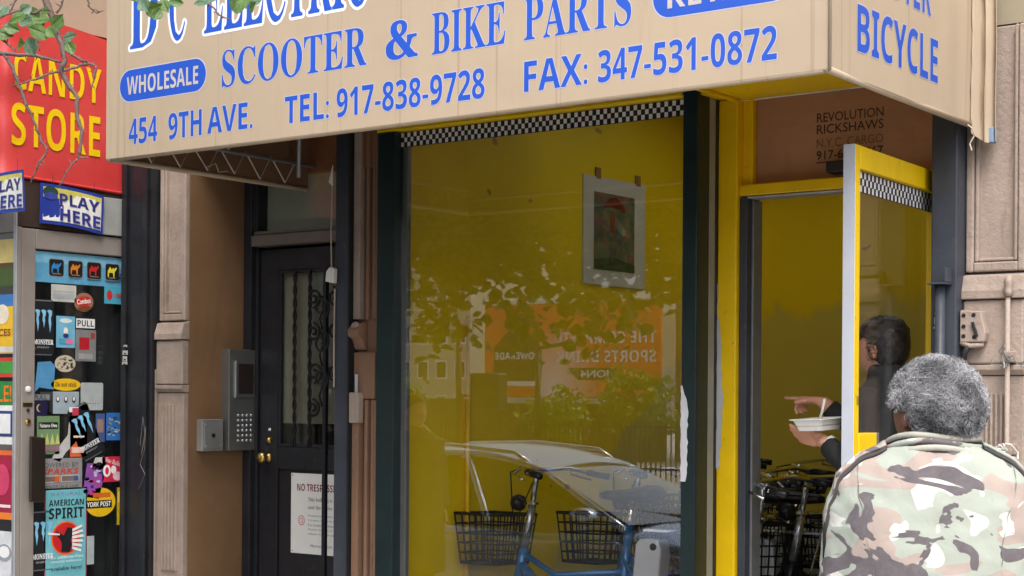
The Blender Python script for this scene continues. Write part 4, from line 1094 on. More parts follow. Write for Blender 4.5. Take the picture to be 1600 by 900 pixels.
MB().lathe([(0, 0), (.014, 0), (.016, .02), (.012, .035), (.018, .05), (.010, .075), (0, .08)], Matrix.Translation((-2.066, -.045, 1.99)), 12).build('pipe_end', m_stone, cp, smooth=True)
for z in (1.775, 1.445):
    box('pipe_clip', (-2.090, -2.046, -.058, -.0045, z - .02, z + .02), m_stone, cp, .004)
    t = MB(); q = random.Random(int(z * 100))
    for k in range(4):
        pts = [(-2.068, -.06, z)]
        for i in range(6): pts.append((pts[-1][0] + q.uniform(-.035, .03), -.06 + q.uniform(-.02, .006), pts[-1][2] + q.uniform(-.03, .025)))
        t.tube(pts, .0022, 5)
    t.build('wire_tie', m_grey if z > 1.6 else m_white, cp)
# ------------------------------------------------------------------ copies
def dup(o, parent=None):
    c = o.copy(); COL.objects.link(c); c.parent = parent
    for ch in o.children: dup(ch, c)
    return c

# ------------------------------------------------------------------ open yellow shop door
od = thing('open_shop_door', (-2.385, 0.135, 0.21), 'open yellow glazed shop door with a bare pale edge, standing out over the pavement', 'door')
av = Vector((0.048, -0.870, 0)).normalized()
nv = Vector((-av.y, av.x, 0))                       # the outer face, turned towards the street's right
DM = Matrix(((av.x, nv.x, 0, -2.385), (av.y, nv.y, 0, 0.135), (0, 0, 1, 0), (0, 0, 0, 1)))
def dbox(name, a0, a1, n0, n1, z0, z1, mat, bev=.003, **k):
    return MB().box(a0, a1, n0, n1, z0, z1, DM).build(name, mat, od, bev, **k)
dbox('stile', 0.826, 0.869, -.043, 0, .215, 2.47, m_yellow)
dbox('edge_strip', 0.8695, 0.8725, -.0425, -.0005, .215, 2.47, m_alu_pale, .001, label='bare pale metal edge')
dbox('stile', 0.0, 0.062, -.043, 0, .215, 2.47, m_yellow)
dbox('rail', 0.0625, 0.8255, -.043, 0, 2.392, 2.47, m_yellow)
dbox('rail', 0.0625, 0.8255, -.043, 0, .215, .46, m_yellow)
dbox('lock_block', 0.665, 0.8255, -.043, 0.002, 1.06, 1.505, m_yellow)
dbox('lock_edge', 0.640, 0.6645, -.043, 0.001, 1.06, 1.505, m_grey, .002)
dbox('glazing_bead', 0.063, 0.080, -.004, 0.001, .461, 2.391, m_alu, .002)
dbox('pane', 0.063, 0.825, -.024, -.018, .461, 2.391, glass_mat('shop door glass', (.98, .98, .97), .012, .012, fmax=.4), 0)
MB().lathe([(0, 0), (.018, 0), (.018, .01), (.012, .014), (0, .015)], DM @ Matrix.Translation((.76, .002, 1.30)) @ Matrix.Rotation(R(-90), 4, 'X'), 14).build('lock_cylinder', m_brass, od, smooth=True)
MB().tube([DM @ Vector((.71, .002, 1.20)), DM @ Vector((.71, .05, 1.20)), DM @ Vector((.71, .05, .95)), DM @ Vector((.71, .002, .95))], .011, 8).build('pull_handle', m_alu, od, smooth=True)
oc = DM @ Vector((.0625, -.0178, 2.318))
p = Panel(DM @ Vector((.825, -.0178, 2.318)), -av, (0, 0, 1), lift=.001)
p.rect(0, 0, .762, .072, (.012, .012, .012))
n2 = 42; cw = .762 / n2; chh = .068 / 3
for i in range(n2):
    for j in range(3):
        if (i + j) % 2 == 0:
            h = p.h; p.rect(i * cw + .0006, .002 + j * chh + .0006, (i + 1) * cw - .0006, .002 + (j + 1) * chh - .0006, (.62, .62, .64)); p.h = h
p.build('checkered_strip', od)
q = Panel(DM @ Vector((.826, .0005, 1.60)), -av, (0, 0, 1), lift=.0006)
q.rect(-.022, 0, -.006, .03, (.30, .22, .02)); q.build('worn_mark', od)

# ------------------------------------------------------------------ picture on the shop wall
pc = thing('wall_picture', (-5.045, 1.86, 2.22), 'matted colour print in a pale border on the yellow shop wall', 'picture')
PY0, PY1, PZ0, PZ1 = 1.62, 2.25, 2.245, 2.845
box('mat', (-5.049, -5.040, PY0, PY1, PZ0, PZ1), pm('pale mat board', srgb(206, 202, 186), .8, var=.04), pc, .001)
mpic, nt, b = _nodes('colour print')
vz = nt.nodes.new('ShaderNodeTexVoronoi'); vz.inputs['Scale'].default_value = 26
tc = nt.nodes.new('ShaderNodeTexCoord'); nt.links.new(tc.outputs['Object'], vz.inputs['Vector'])
dark = _ramp(nt, _noise(nt, 9, 5, .7), [(.35, (.02, .035, .02)), (.5, (.10, .12, .08)), (.62, (.30, .08, .05)), (.75, (.4, .36, .3))])
c = _mixrgb(nt, .05, dark, vz.outputs['Color']); nt.links.new(c, b.inputs['Base Color']); b.inputs['Roughness'].default_value = .3
p = Panel((-5.040, PY0, PZ0), (0, 1, 0), (0, 0, 1))
p.rect(.10, .085, .515, .515, mpic)
p.poly([(.19, .43), (.25, .49), (.33, .50), (.40, .46), (.42, .42), (.30, .44)], srgb(120, 28, 28)).rect(.26, .30, .31, .42, srgb(130, 60, 40)).ell(.40, .31, .02, .02, srgb(150, 146, 140)).poly([(.10, .085), (.515, .085), (.515, .13), (.3, .16), (.10, .14)], srgb(50, 62, 44))
p.build('print', pc)
for y in (PY0 + .12, PY1 - .1):
    MB().box(-5.0485, -5.0395, y, y + .05, PZ1 - .012, PZ1 + .05).build('tape', pm('brown tape', srgb(150, 110, 70), .4), pc, 0)

# ------------------------------------------------------------------ electric bicycles
m_bike_blue = pm('bicycle blue', (.03, .17, .42), .25, .3, var=.08, coat=.5, bump=0)
m_bike_silver = pm('bicycle silver', (.42, .44, .47), .25, .8, var=.08, bump=0)
m_bike_black = pm('bicycle black', (.012, .012, .014), .3, .2, var=.2, bump=0)
m_chrome = pm('chrome', (.75, .75, .77), .12, 1.0, var=.05, bump=0)
m_tyre = pm('tyre rubber', (.015, .015, .015), .8, bump=.3)
def wheel(cx, z, r, parent):
    w = thing('wheel', (0, 0, 0)); w.parent = parent
    tor = MB(); n = 32
    tor.loft([[Vector((cx + (r - .02 + .02 * math.cos(t)) * math.cos(a), .02 * math.sin(t), z + (r - .02 + .02 * math.cos(t)) * math.sin(a))) for t in [2 * math.pi * k / 8 for k in range(8)]] for a in [2 * math.pi * i / n for i in range(n + 1)]], cap=False)
    tor.build('tyre', m_tyre, w, smooth=True)
    rim = MB(); rim.loft([[Vector((cx + (r - .045 + .008 * math.cos(t)) * math.cos(a), .013 * math.sin(t), z + (r - .045 + .008 * math.cos(t)) * math.sin(a))) for t in [2 * math.pi * k / 6 for k in range(6)]] for a in [2 * math.pi * i / n for i in range(n + 1)]], cap=False)
    rim.build('rim', m_chrome, w, smooth=True)
    sp = MB()
    for i in range(18):
        a = 2 * math.pi * i / 18
        sp.tube([(cx, .012 * (-1) ** i, z), (cx + (r - .05) * math.cos(a), 0, z + (r - .05) * math.sin(a))], .0016, 4)
    sp.build('spokes', m_chrome, w, kind='stuff')
    MB().tube([(cx, -.055, z), (cx, .055, z)], .022, 10).build('hub', m_bike_silver, w, smooth=True)
def bike(frame_mat, label, basket=True):
    b_ = thing('electric_bicycle', (0, 0, 0), label, 'bicycle', 'electric bicycles stored in the shop')
    wheel(-.52, .25, .25, b_); wheel(.52, .25, .25, b_)
    f = MB()
    f.tube([(-.40, 0, .60), (-.25, 0, .45), (-.02, 0, .34), (.16, 0, .33)], [.026, .028, .028, .026], 10)
    f.tube([(.16, 0, .30), (.20, 0, .82)], .019, 10)
    f.tube([(-.40, 0, .66), (-.20, 0, .56), (.18, 0, .60)], .016, 8)
    for s in (-1, 1):
        f.tube([(.16, .03 * s, .32), (.52, .065 * s, .25)], .011, 6); f.tube([(.19, .03 * s, .66), (.52, .065 * s, .25)], .010, 6)
    f.build('frame', frame_mat, b_, smooth=True)
    MB().tube([(-.425, 0, .50), (-.385, 0, .68)], .024, 10).build('head_tube', frame_mat, b_, smooth=True)
    k = MB().tube([(-.43, 0, .50), (-.45, .055, .44), (-.52, .058, .25)], .012, 8).tube([(-.43, 0, .50), (-.45, -.055, .44), (-.52, -.058, .25)], .012, 8)
    k.build('fork', m_bike_silver, b_, smooth=True)
    s_ = MB().tube([(-.385, 0, .68), (-.345, 0, .90)], .020, 10).tube([(-.345, 0, .90), (-.330, 0, 1.0), (-.325, 0, 1.06)], .014, 10)
    s_.build('stem', m_bike_silver, b_, smooth=True)
    MB().lathe([(0, 0), (.03, 0), (.03, .012), (.012, .02), (0, .02)], Matrix.Translation((-.345, 0, .895)), 12).build('stem_clamp', m_chrome, b_)
    hb = MB().tube([(-.18, -.29, 1.05), (-.27, -.22, 1.075), (-.33, -.06, 1.065), (-.33, .06, 1.065), (-.27, .22, 1.075), (-.18, .29, 1.05)], .011, 8)
    hb.build('handlebar', m_chrome, b_, smooth=True)
    for s in (-1, 1):
        MB().tube([(-.10, .315 * s, 1.038), (-.20, .275 * s, 1.055)], .016, 10).build('grip', m_bike_black, b_, smooth=True)
        MB().tube([(-.27, .23 * s, 1.068), (-.29, .26 * s, 1.045), (-.20, .31 * s, 1.02)], .006, 6).build('brake_lever', m_chrome, b_, smooth=True)
        MB().tube([(-.29, .20 * s, 1.07), (-.40, .12 * s, 1.05), (-.44, .03 * s, .85), (-.42, .01 * s, .62)], .004, 5).build('cable', m_bike_black, b_)
    MB().lathe([(0, 0), (.036, .004), (.042, .03), (.034, .055), (.0, .062)], Matrix.Translation((-.40, 0, .90)) @ Matrix.Rotation(R(-90), 4, 'Y'), 16).build('headlight', m_bike_black, b_, smooth=True)
    if basket:
        bk = MB()
        def bp(u, v, w):   # tapered basket
            e = .82 + .18 * w
            return (-.56 + (.13 * e) * u, .17 * e * v, .60 + .24 * w)
        for w in (0, .2, .4, .6, .8, 1.0):
            bk.tube([bp(-1, -1, w), bp(1, -1, w), bp(1, 1, w), bp(-1, 1, w), bp(-1, -1, w)], .008 if w in (0, 1.0) else .0045, 5)
        for i in range(7):
            t = -1 + i / 3
            for a in (-1, 1):
                bk.tube([bp(t, a, 0), bp(t, a, 1)], .0045, 5); bk.tube([bp(a, t, 0), bp(a, t, 1)], .0045, 5)
            bk.tube([bp(t, -1, 0), bp(t, 1, 0)], .004, 5)
        bk.build('basket', m_bike_black, b_)
    MB().tube([(.20, 0, .80), (.215, 0, .93)], .014, 8).build('seat_post', m_chrome, b_, smooth=True)
    sd_ = MB(); rings = []
    for x, w, h, z in ((.04, .012, .015, .955), (.07, .026, .022, .958), (.14, .04, .028, .958), (.22, .075, .035, .960), (.30, .105, .045, .968), (.34, .10, .04, .975), (.36, .06, .025, .98)):
        rings.append([Vector((x, w * math.cos(t), z + h * math.sin(t))) for t in [2 * math.pi * k / 14 for k in range(14)]])
    sd_.loft(rings).build('saddle', m_bike_black, b_, smooth=True)
    bt = MB().prism([(.235, .34), (.375, .36), (.40, .72), (.385, .765), (.285, .765), (.265, .74)], 'y', -.055, .055).build('battery', pm('silver battery case', (.72, .74, .78), .35, .1, var=.06, bump=.05), b_, .012)
    MB().tube([(.29, 0, .765), (.30, 0, .80), (.36, 0, .80), (.375, 0, .765)], .009, 8).build('battery_handle', m_bike_black, bt, smooth=True)
    for s in (-1, 1):
        MB().lathe([(0, 0), (.017, 0), (.017, .004), (0, .005)], Matrix.Translation((.362, .055 * s, .73)) @ Matrix.Rotation(R(-90 * s), 4, 'X'), 12).build('battery_port', m_bike_black, bt)
    MB().box(.31, .70, -.06, .06, .80, .812).tube([(.68, .05, .81), (.54, .06, .27)], .006, 6).tube([(.68, -.05, .81), (.54, -.06, .27)], .006, 6).build('rear_rack', m_chrome, b_)
    MB().tube([(.16, -.02, .31), (.16, .02, .31)], .075, 20).build('chainring', m_chrome, b_)
    cr = MB().tube([(.16, .05, .31), (.24, .06, .17)], .009, 6).tube([(.16, -.05, .31), (.08, -.06, .45)], .009, 6)
    cr.build('crank', m_chrome, b_)
    for (x, y, z) in ((.24, .10, .17), (.08, -.10, .45)): MB().box(x - .04, x + .04, y - .04, y + .04, z - .01, z + .01).build('pedal', m_bike_black, b_, .004)
    for cx in (-.52, .52):
        MB().grid(lambda u, v, cx=cx: Vector((cx + .278 * math.cos(R(20 + 140 * u)), -.03 + .06 * v, .25 + .278 * math.sin(R(20 + 140 * u)) + .006 * math.sin(v * math.pi))), 14, 3).build('mudguard', frame_mat, b_, smooth=True, thick=.002)
    return b_
def place(o, x, y, rz, tilt=0):
    o.location = (x, y, .2); o.rotation_euler = (tilt, 0, rz)
blue = bike(m_bike_blue, 'blue electric bicycle with a black front basket nearest the shop window')
black = bike(m_bike_black, 'black electric bicycle nearest the open doorway')
place(blue, -4.34, .66, .05, -.04)
o = dup(blue); o['label'] = 'blue electric bicycle second from the shop window, its basket beside the first stem'; place(o, -3.98, 1.00, .02, -.05)
o = dup(black); o['label'] = 'black electric bicycle at the back wall behind the blue ones'; place(o, -4.05, 1.85, .06, .05)
o = dup(black); o['label'] = 'black electric bicycle crossing behind the window post'; place(o, -4.35, 2.40, -.05, .04)
place(black, -3.06, .86, -.22, -.05)
o = dup(black); o['label'] = 'black electric bicycle in the middle of the doorway crowd'; place(o, -3.40, 1.35, .12, .03)
o = dup(black); o['label'] = 'black electric bicycle turned about behind the middle one in the doorway'; place(o, -3.62, 1.80, math.pi - .1, -.03)
o = dup(black); o['label'] = 'black electric bicycle deepest in the doorway crowd against the wall'; place(o, -3.80, 2.45, .08, .03)
o = dup(black); o['label'] = 'black electric bicycle squeezed behind the yellow door post'; place(o, -3.30, 1.10, math.pi + .2, .04)
o = dup(black); o['label'] = 'black electric bicycle behind the person in the doorway'; place(o, -2.98, 1.62, .1, -.04)
o = dup(black); o['label'] = 'black electric bicycle turned about against the back wall of the doorway'; place(o, -3.45, 2.15, math.pi, .04)
o = dup(blue); o['label'] = 'blue electric bicycle low at the foot of the doorway'; place(o, -2.98, .50, .12, .02)

# ------------------------------------------------------------------ street tree whose twigs hang into the picture
m_bark = pm('grey brown bark', srgb(112, 92, 84), .85, var=.3, scale=14, bump=.9, bscale=60, stretch=(1, 1, .3))
m_twig = pm('twig bark', srgb(104, 84, 80), .7, var=.3, scale=40, bump=.4, bscale=150)
def leaf_mat(name, col):
    m, nt, b = _nodes(name)
    info = nt.nodes.new('ShaderNodeObjectInfo')
    f = _ramp(nt, _noise(nt, 7, 4, .6), [(.3, 0.0), (.7, 1.0)])
    c = _mixrgb(nt, f, [x * .65 for x in col], [x * 1.45 for x in col])
    nt.links.new(c, b.inputs['Base Color']); b.inputs['Roughness'].default_value = .45
    tr = nt.nodes.new('ShaderNodeBsdfTranslucent'); nt.links.new(c, tr.inputs[0])
    mx = nt.nodes.new('ShaderNodeMixShader'); mx.inputs[0].default_value = .35
    nt.links.new(b.outputs[0], mx.inputs[1]); nt.links.new(tr.outputs[0], mx.inputs[2])
    nt.links.new(mx.outputs[0], nt.nodes['Material Output'].inputs['Surface'])
    return m
m_leaf = leaf_mat('tree leaf', (.085, .16, .035))
m_leaf_blue = leaf_mat('glossy blue green leaf', (.10, .17, .10))
m_leaf_young = leaf_mat('young tree leaf', (.16, .24, .03))
LEAF = [(0, -.5), (.22, -.42), (.42, -.18), (.46, .06), (.34, .28), (.14, .42), (0, .62), (-.14, .42), (-.34, .28), (-.46, .06), (-.42, -.18), (-.22, -.42)]
def leaf_geo(mb, c, size, M):
    pts = [Vector((x * size, y * size, .28 * size * abs(x) + .12 * size * math.sin(y * 4))) for x, y in LEAF]
    n = len(pts)
    mid = [Vector((0, -.5 * size, 0)), Vector((0, .62 * size, 0))]
    mb.add([c + M @ p for p in pts], [(0, 1, 2, 3, 4, 5, 6), (0, 6, 7, 8, 9, 10, 11)])
def randrot(rg):
    return Euler((rg.uniform(-1.2, 1.2), rg.uniform(-1.2, 1.2), rg.uniform(0, 6.28))).to_matrix()
tree = thing('street_tree', (-9.3, -2.75, -.06), 'street tree whose bare thorny twigs and leaves hang in at the upper left', 'tree')
MB().tube([(-9.3, -2.75, -.06), (-9.28, -2.76, 1.0), (-9.22, -2.8, 2.2), (-9.15, -2.85, 3.2), (-8.9, -2.95, 4.4), (-8.8, -3.1, 5.6)], [.19, .16, .15, .14, .09, .03], 14).build('trunk', m_bark, tree, smooth=True)
for path, rad in (([(-9.2, -2.82, 2.6), (-8.2, -2.95, 3.2), (-7.0, -3.05, 3.5), (-5.6, -3.05, 3.5), (-4.6, -3.0, 3.2), (-3.95, -2.98, 2.95), (-3.75, -2.936, 2.76)], [.085, .07, .055, .04, .022, .012, .007]),
                  ([(-9.15, -2.85, 3.0), (-8.4, -3.6, 3.7), (-7.4, -4.2, 4.2), (-6.3, -4.5, 4.4)], [.07, .05, .035, .012]),
                  ([(-7.0, -3.05, 3.5), (-6.4, -2.8, 2.95), (-5.9, -2.7, 2.5), (-5.6, -2.75, 2.1)], [.03, .018, .010, .004]),
                  ([(-8.2, -2.95, 3.2), (-7.8, -2.8, 2.7), (-7.3, -2.7, 2.3)], [.03, .016, .006]),
                  ([(-5.6, -3.05, 3.5), (-4.6, -3.2, 3.0), (-4.1, -3.12, 2.72), (-3.864, -3.022, 2.568)], [.025, .014, .009, .0055]),
                  ([(-4.6, -3.0, 3.2), (-3.9, -2.75, 3.05), (-3.5, -2.72, 2.82), (-3.398, -2.673, 2.728)], [.02, .011, .007, .004])):
    MB().tube(path, rad, 10).build('limb', m_bark, tree, smooth=True)
BR = {'main': [(-3.749,-2.936,2.751),(-3.730,-2.922,2.689),(-3.712,-2.908,2.628),(-3.699,-2.898,2.584),(-3.694,-2.895,2.539),(-3.701,-2.900,2.509),(-3.683,-2.886,2.469),(-3.663,-2.871,2.439),(-3.665,-2.873,2.389),(-3.654,-2.864,2.345),(-3.656,-2.866,2.292),(-3.662,-2.870,2.271)],
'tip': [(-3.662,-2.870,2.271),(-3.681,-2.885,2.244),(-3.706,-2.904,2.186)],
'tipb': [(-3.662,-2.870,2.271),(-3.638,-2.852,2.273)],
'hor': [(-3.864,-3.022,2.568),(-3.836,-3.001,2.561),(-3.793,-2.969,2.556),(-3.751,-2.937,2.553),(-3.730,-2.921,2.543),(-3.701,-2.900,2.536)],
'up': [(-3.694,-2.895,2.575),(-3.673,-2.879,2.552),(-3.652,-2.863,2.538),(-3.640,-2.855,2.531),(-3.623,-2.842,2.526)],
'dn': [(-3.640,-2.855,2.531),(-3.666,-2.874,2.524),(-3.687,-2.889,2.513),(-3.715,-2.911,2.509),(-3.751,-2.937,2.491),(-3.779,-2.958,2.480),(-3.807,-2.979,2.468)],
'left': [(-3.825,-2.993,2.556),(-3.807,-2.980,2.521),(-3.796,-2.971,2.477),(-3.776,-2.956,2.415),(-3.757,-2.942,2.362),(-3.743,-2.931,2.318),(-3.728,-2.920,2.288),(-3.749,-2.936,2.256),(-3.766,-2.949,2.203)],
'tl': [(-3.836,-3.001,2.600),(-3.816,-2.986,2.583),(-3.801,-2.975,2.565)],
'tl2': [(-3.794,-2.970,2.724),(-3.811,-2.982,2.680),(-3.829,-2.996,2.671)],
'tr': [(-3.646,-2.859,2.717),(-3.638,-2.853,2.690),(-3.624,-2.842,2.673),(-3.610,-2.832,2.678)],
'tr2': [(-3.398,-2.673,2.728),(-3.362,-2.646,2.684),(-3.348,-2.636,2.666),(-3.327,-2.620,2.658)],
'up2': [(-3.712,-2.908,2.672),(-3.698,-2.898,2.699),(-3.691,-2.892,2.725)],
'l3': [(-3.730,-2.922,2.689),(-3.759,-2.943,2.671),(-3.787,-2.964,2.680),(-3.815,-2.986,2.671),(-3.851,-3.012,2.644)],
'l4': [(-3.780,-2.959,2.671),(-3.768,-2.950,2.627),(-3.754,-2.940,2.597),(-3.748,-2.935,2.565)],
'st': [(-3.623,-2.842,2.526),(-3.627,-2.845,2.496),(-3.634,-2.850,2.460)]}
BRAD = {'main': .0075, 'hor': .0055, 'left': .0042, 'up': .0038, 'dn': .0036, 'tip': .0026, 'tipb': .0024, 'l3': .0034, 'l4': .0028}
tr_ = random.Random(11)
for k, pts in BR.items():
    r0 = BRAD.get(k, .0026) * 1.3
    m = MB()
    P = []
    for i in range(len(pts) - 1):
        a, b2 = Vector(pts[i]), Vector(pts[i + 1])
        for j in range(3):
            P.append(a.lerp(b2, j / 3) + Vector((tr_.uniform(-1, 1), tr_.uniform(-1, 1), tr_.uniform(-1, 1))) * .0022)
    P.append(Vector(pts[-1]))
    m.tube(P, [max(.0012, r0 * (1 - .6 * i / len(P)) * tr_.uniform(.85, 1.18)) for i in range(len(P))], 7)
    for i in range(1, len(P) - 1):          # thorns and spurs
        d = Vector((tr_.uniform(-1, 1), tr_.uniform(-1, 1), tr_.uniform(-.6, 1))).normalized() * tr_.uniform(.008, .022)
        m.tube([P[i], P[i] + d * .6, P[i] + d + Vector((0, 0, tr_.uniform(-.004, .004)))], [.0018, .0012, .0005], 5)
    m.build('twig', m_twig, tree, smooth=True)
LV = [(-3.766, -2.948, 2.664, 0.031), (-3.578, -3.108, 2.595, 0.027), (-3.392, -3.268, 2.543, 0.031), (-3.658, -3.018, 2.612, 0.035), (-3.51, -3.207, 2.562, 0.035), (-3.829, -2.996, 2.609, 0.031), (-3.587, -3.115, 2.531, 0.027), (-3.364, -3.247, 2.477, 0.029), (-3.645, -3.008, 2.618, 0.031), (-3.412, -3.133, 2.563, 0.027), (-3.683, -2.887, 2.601, 0.029), (-3.484, -3.037, 2.524, 0.022), (-3.351, -3.238, 2.509, 0.031), (-3.727, -3.07, 2.646, 0.027), (-3.438, -3.153, 2.588, 0.022), (-3.811, -2.982, 2.627, 0.027), (-3.578, -3.108, 2.624, 0.022), (-3.326, -3.219, 2.512, 0.022), (-3.404, -2.827, 2.654, 0.031), (-3.237, -3.002, 2.609, 0.027), (-3.476, -2.731, 2.692, 0.031), (-3.264, -2.872, 2.646, 0.022), (-3.029, -2.996, 2.586, 0.027), (-3.225, -2.693, 2.668, 0.031), (-3.028, -2.846, 2.619, 0.031), (-3.271, -2.577, 2.711, 0.027), (-3.304, -2.902, 2.614, 0.022), (-2.928, -2.921, 2.576, 0.02), (-3.28, -2.734, 2.688, 0.027), (-3.263, -3.022, 2.631, 0.027)]
lm = []
for mt in (m_leaf, m_leaf_blue):
    g = MB(); leaf_geo(g, Vector((0, 0, 0)), 1.0, Matrix.Identity(3))
    me = bpy.data.meshes.new('leaf'); me.from_pydata([Vector(v) for v in g.v], [], g.f); me.materials.append(mt); lm.append(me)
camdir = Vector((-.6, .8, 0))
for i, (x, y, z, s) in enumerate(LV):
    o = bpy.data.objects.new('leaf', lm[1 if i % 3 == 1 else 0]); COL.objects.link(o); o.parent = tree
    # leaves hang facing all ways, mostly broadside to the street
    fc = Vector((tr_.uniform(-.8, .8) + .6, tr_.uniform(-.5, .5) - .8, tr_.uniform(-.2, .9)))
    qm = fc.to_track_quat('Z', 'Y').to_matrix() @ Matrix.Rotation(tr_.uniform(0, 6.28), 3, 'Z')
    o.matrix_local = Matrix.Translation(Vector((x, y, z)) - ORIGIN[tree]) @ (qm @ Matrix.Scale(s * 1.55, 3)).to_4x4()
    # a stalk running back up to the twigs above
    top = Vector((x, y, z)) + Vector((tr_.uniform(-.02, .02), tr_.uniform(-.02, .02), tr_.uniform(.03, .06)))
crown = MB(); cr_ = random.Random(21)
def blobs(rg, n, cx, cy, cz, rx, ry, rz, per, s0, s1, mb):
    for _ in range(n):
        while True:
            p = Vector((rg.uniform(-1, 1), rg.uniform(-1, 1), rg.uniform(-1, 1)))
            if p.length < 1: break
        c = Vector((cx + p.x * rx, cy + p.y * ry, cz + p.z * rz))
        if c.x / (c.y + 5.75) > -1.44 and c.z < 3.1: continue
        for _ in range(per):
            q = c + Vector((rg.gauss(0, .14), rg.gauss(0, .14), rg.gauss(0, .12)))
            if q.x / (q.y + 5.75) > -1.42 and q.z < 3.0: continue
            leaf_geo(mb, q, rg.uniform(s0, s1), randrot(rg))
blobs(cr_, 330, -6.6, -3.3, 3.05, 2.7, .9, .55, 26, .07, .11, crown)
blobs(cr_, 95, -6.6, -3.2, 2.42, 2.3, .7, .42, 13, .07, .11, crown)
blobs(cr_, 130, -8.2, -3.2, 4.6, 3.0, 2.2, 1.5, 24, .08, .13, crown)
crown.build('crown', m_leaf, tree, kind='stuff')
# ------------------------------------------------------------------ the far side of the street, seen mirrored in the shop window
def car(name, label, paint, loc, rz=0.0, rails=True):
    c = thing(name, (0, 0, 0), label, 'car', 'cars parked along the kerb')
    m_gl = pm('car glass', (.05, .06, .065), .04, .25, var=.05, bump=0, spec=1.0, coat=1.0)
    m_sg = pm('dark side glass', (.006, .007, .007), .06, 0, var=.05, bump=0, spec=.4)
    def sec(x, w, z0, z1, n=24, e=4.0):
        out = []
        for k in range(n):
            t = 2 * math.pi * k / n; ct, st = math.cos(t), math.sin(t)
            out.append(Vector((x, w * (abs(ct) ** (2 / e)) * (1 if ct >= 0 else -1), (z0 + z1) / 2 + (z1 - z0) / 2 * (abs(st) ** (2 / e)) * (1 if st >= 0 else -1))))
        return out
    MB().loft([sec(*a) for a in ((-2.22, .62, .42, .75), (-2.16, .78, .32, .90), (-1.9, .86, .24, .98), (-1.2, .88, .22, .96), (0, .88, .20, .93), (.75, .88, .20, .94), (1.0, .87, .22, .93), (1.6, .85, .24, .84), (1.95, .80, .28, .76), (2.14, .68, .34, .66), (2.2, .5, .40, .58))]).build('body', paint, c, smooth=True)
    zb, zr = .90, 1.42
    rf = lambda x: 1.40 - .20 * max(0, (x + .75)) ** 2 - .045 * max(0, -.9 - x) ** 2 * 2
    MB().grid(lambda u, v: Vector((-1.75 + 1.80 * u, (-.62 + 1.24 * v) * (1 - .03 * u), rf(-1.75 + 1.80 * u) + .045 * math.sin(v * math.pi))), 16, 8).build('roof', paint, c, smooth=True, thick=.03)
    MB().grid(lambda u, v: Vector((.86 - .82 * u + .08 * math.sin(v * math.pi) * (1 - u * .4), (-1 + 2 * v) * (.76 - .16 * u), zb + .035 + (rf(.04) - zb - .03) * u + .02 * math.sin(v * math.pi) * u)), 8, 10).build('windscreen', m_gl, c, smooth=True, thick=.006)
    MB().grid(lambda u, v: Vector((-2.08 + .34 * u - .05 * math.sin(v * math.pi), (-1 + 2 * v) * (.74 - .13 * u), zb + .05 + (rf(-1.74) - zb - .05) * u)), 6, 8).build('rear_window', m_gl, c, smooth=True, thick=.006)
    for s in (-1, 1):
        def side_pt(u, v, s=s):
            xb = -2.05 + 2.88 * u; xt = -1.74 + 1.76 * u
            return Vector((xb + (xt - xb) * v, s * (.80 - .19 * v - .03 * (u * 2 - 1) ** 2), zb + (rf(xt) - .01 - zb) * v))
        for (u0, u1) in ((.03, .22), (.25, .57), (.61, .97)):
            MB().grid(lambda u, v: side_pt(u0 + (u1 - u0) * u, .06 + .86 * v), 6, 4).build('side_window', m_sg, c, smooth=True, thick=.005)
        for u in (.0, .235, .59, 1.0):
            MB().tube([side_pt(u, v / 6) for v in range(7)], .028, 8).build('pillar', paint, c, smooth=True)
        MB().tube([side_pt(u / 10, 1.0) for u in range(11)], .022, 8).build('roof_edge', paint, c, smooth=True)
        if rails:
            MB().tube([(-.15, s * .56, 1.34), (-.28, s * .57, 1.41), (-.9, s * .57, 1.455), (-1.6, s * .57, 1.43), (-1.72, s * .56, 1.36)], .016, 8).build('roof_rail', m_chrome, c, smooth=True)
        MB().loft([[Vector((.62 + .10 * math.cos(t) * k, s * (.93 + .05 * j), 1.0 + .055 * math.sin(t) * k)) for t in [2 * math.pi * q / 12 for q in range(12)]] for j, k in ((-1, .7), (0, 1), (1, 1), (2, .8))]).build('mirror', paint, c, smooth=True)
        MB().loft([[Vector((1.90 + .07 * j, s * (.62 + .13 * math.cos(t) * k), .64 + .07 * math.sin(t) * k)) for t in [2 * math.pi * q / 14 for q in range(14)]] for j, k in ((0, 1), (2, 1), (3.4, .8))]).build('headlight', pm('lamp lens', (.6, .62, .65), .1, 0, bump=0, coat=.5), c, smooth=True)
        MB().box(-2.20, -2.12, s * .60, s * .80, .62, .84).build('tail_light', pm('red lens', (.3, .01, .01), .2, bump=0), c, .02)
        for x in (-1.35, 1.32):
            w = MB().loft([[Vector((x + rr_ * math.cos(t), s * yy_, .31 + rr_ * math.sin(t))) for t in [2 * math.pi * q / 24 for q in range(24)]] for rr_, yy_ in ((.20, .70), (.31, .70), (.32, .74), (.32, .86), (.30, .895), (.20, .895))]).build('wheel', m_tyre, c, smooth=True)
            MB().lathe([(0, 0), (.19, 0), (.20, .01), (.12, .02), (.05, .03), (0, .03)], Matrix.Translation((x, s * .885, .31)) @ Matrix.Rotation(R(-90 * s), 4, 'X'), 18).build('rim', m_chrome, w, smooth=True)
        MB().tube([(.90, s * .30 - .25, .965), (.80, s * .30 - .02, .985), (.68, s * .30 + .22, 1.02)], .011, 6).build('wiper', m_dark, c)
        for x in (-.45, .35): MB().box(x, x + .16, s * .875, s * .905, .80, .825).build('door_handle', paint, c, .006)
    MB().box(2.10, 2.19, -.5, .5, .46, .56).build('grille', m_dark, c, .01)
    c.location = loc; c.rotation_euler = (0, 0, rz)
    return c
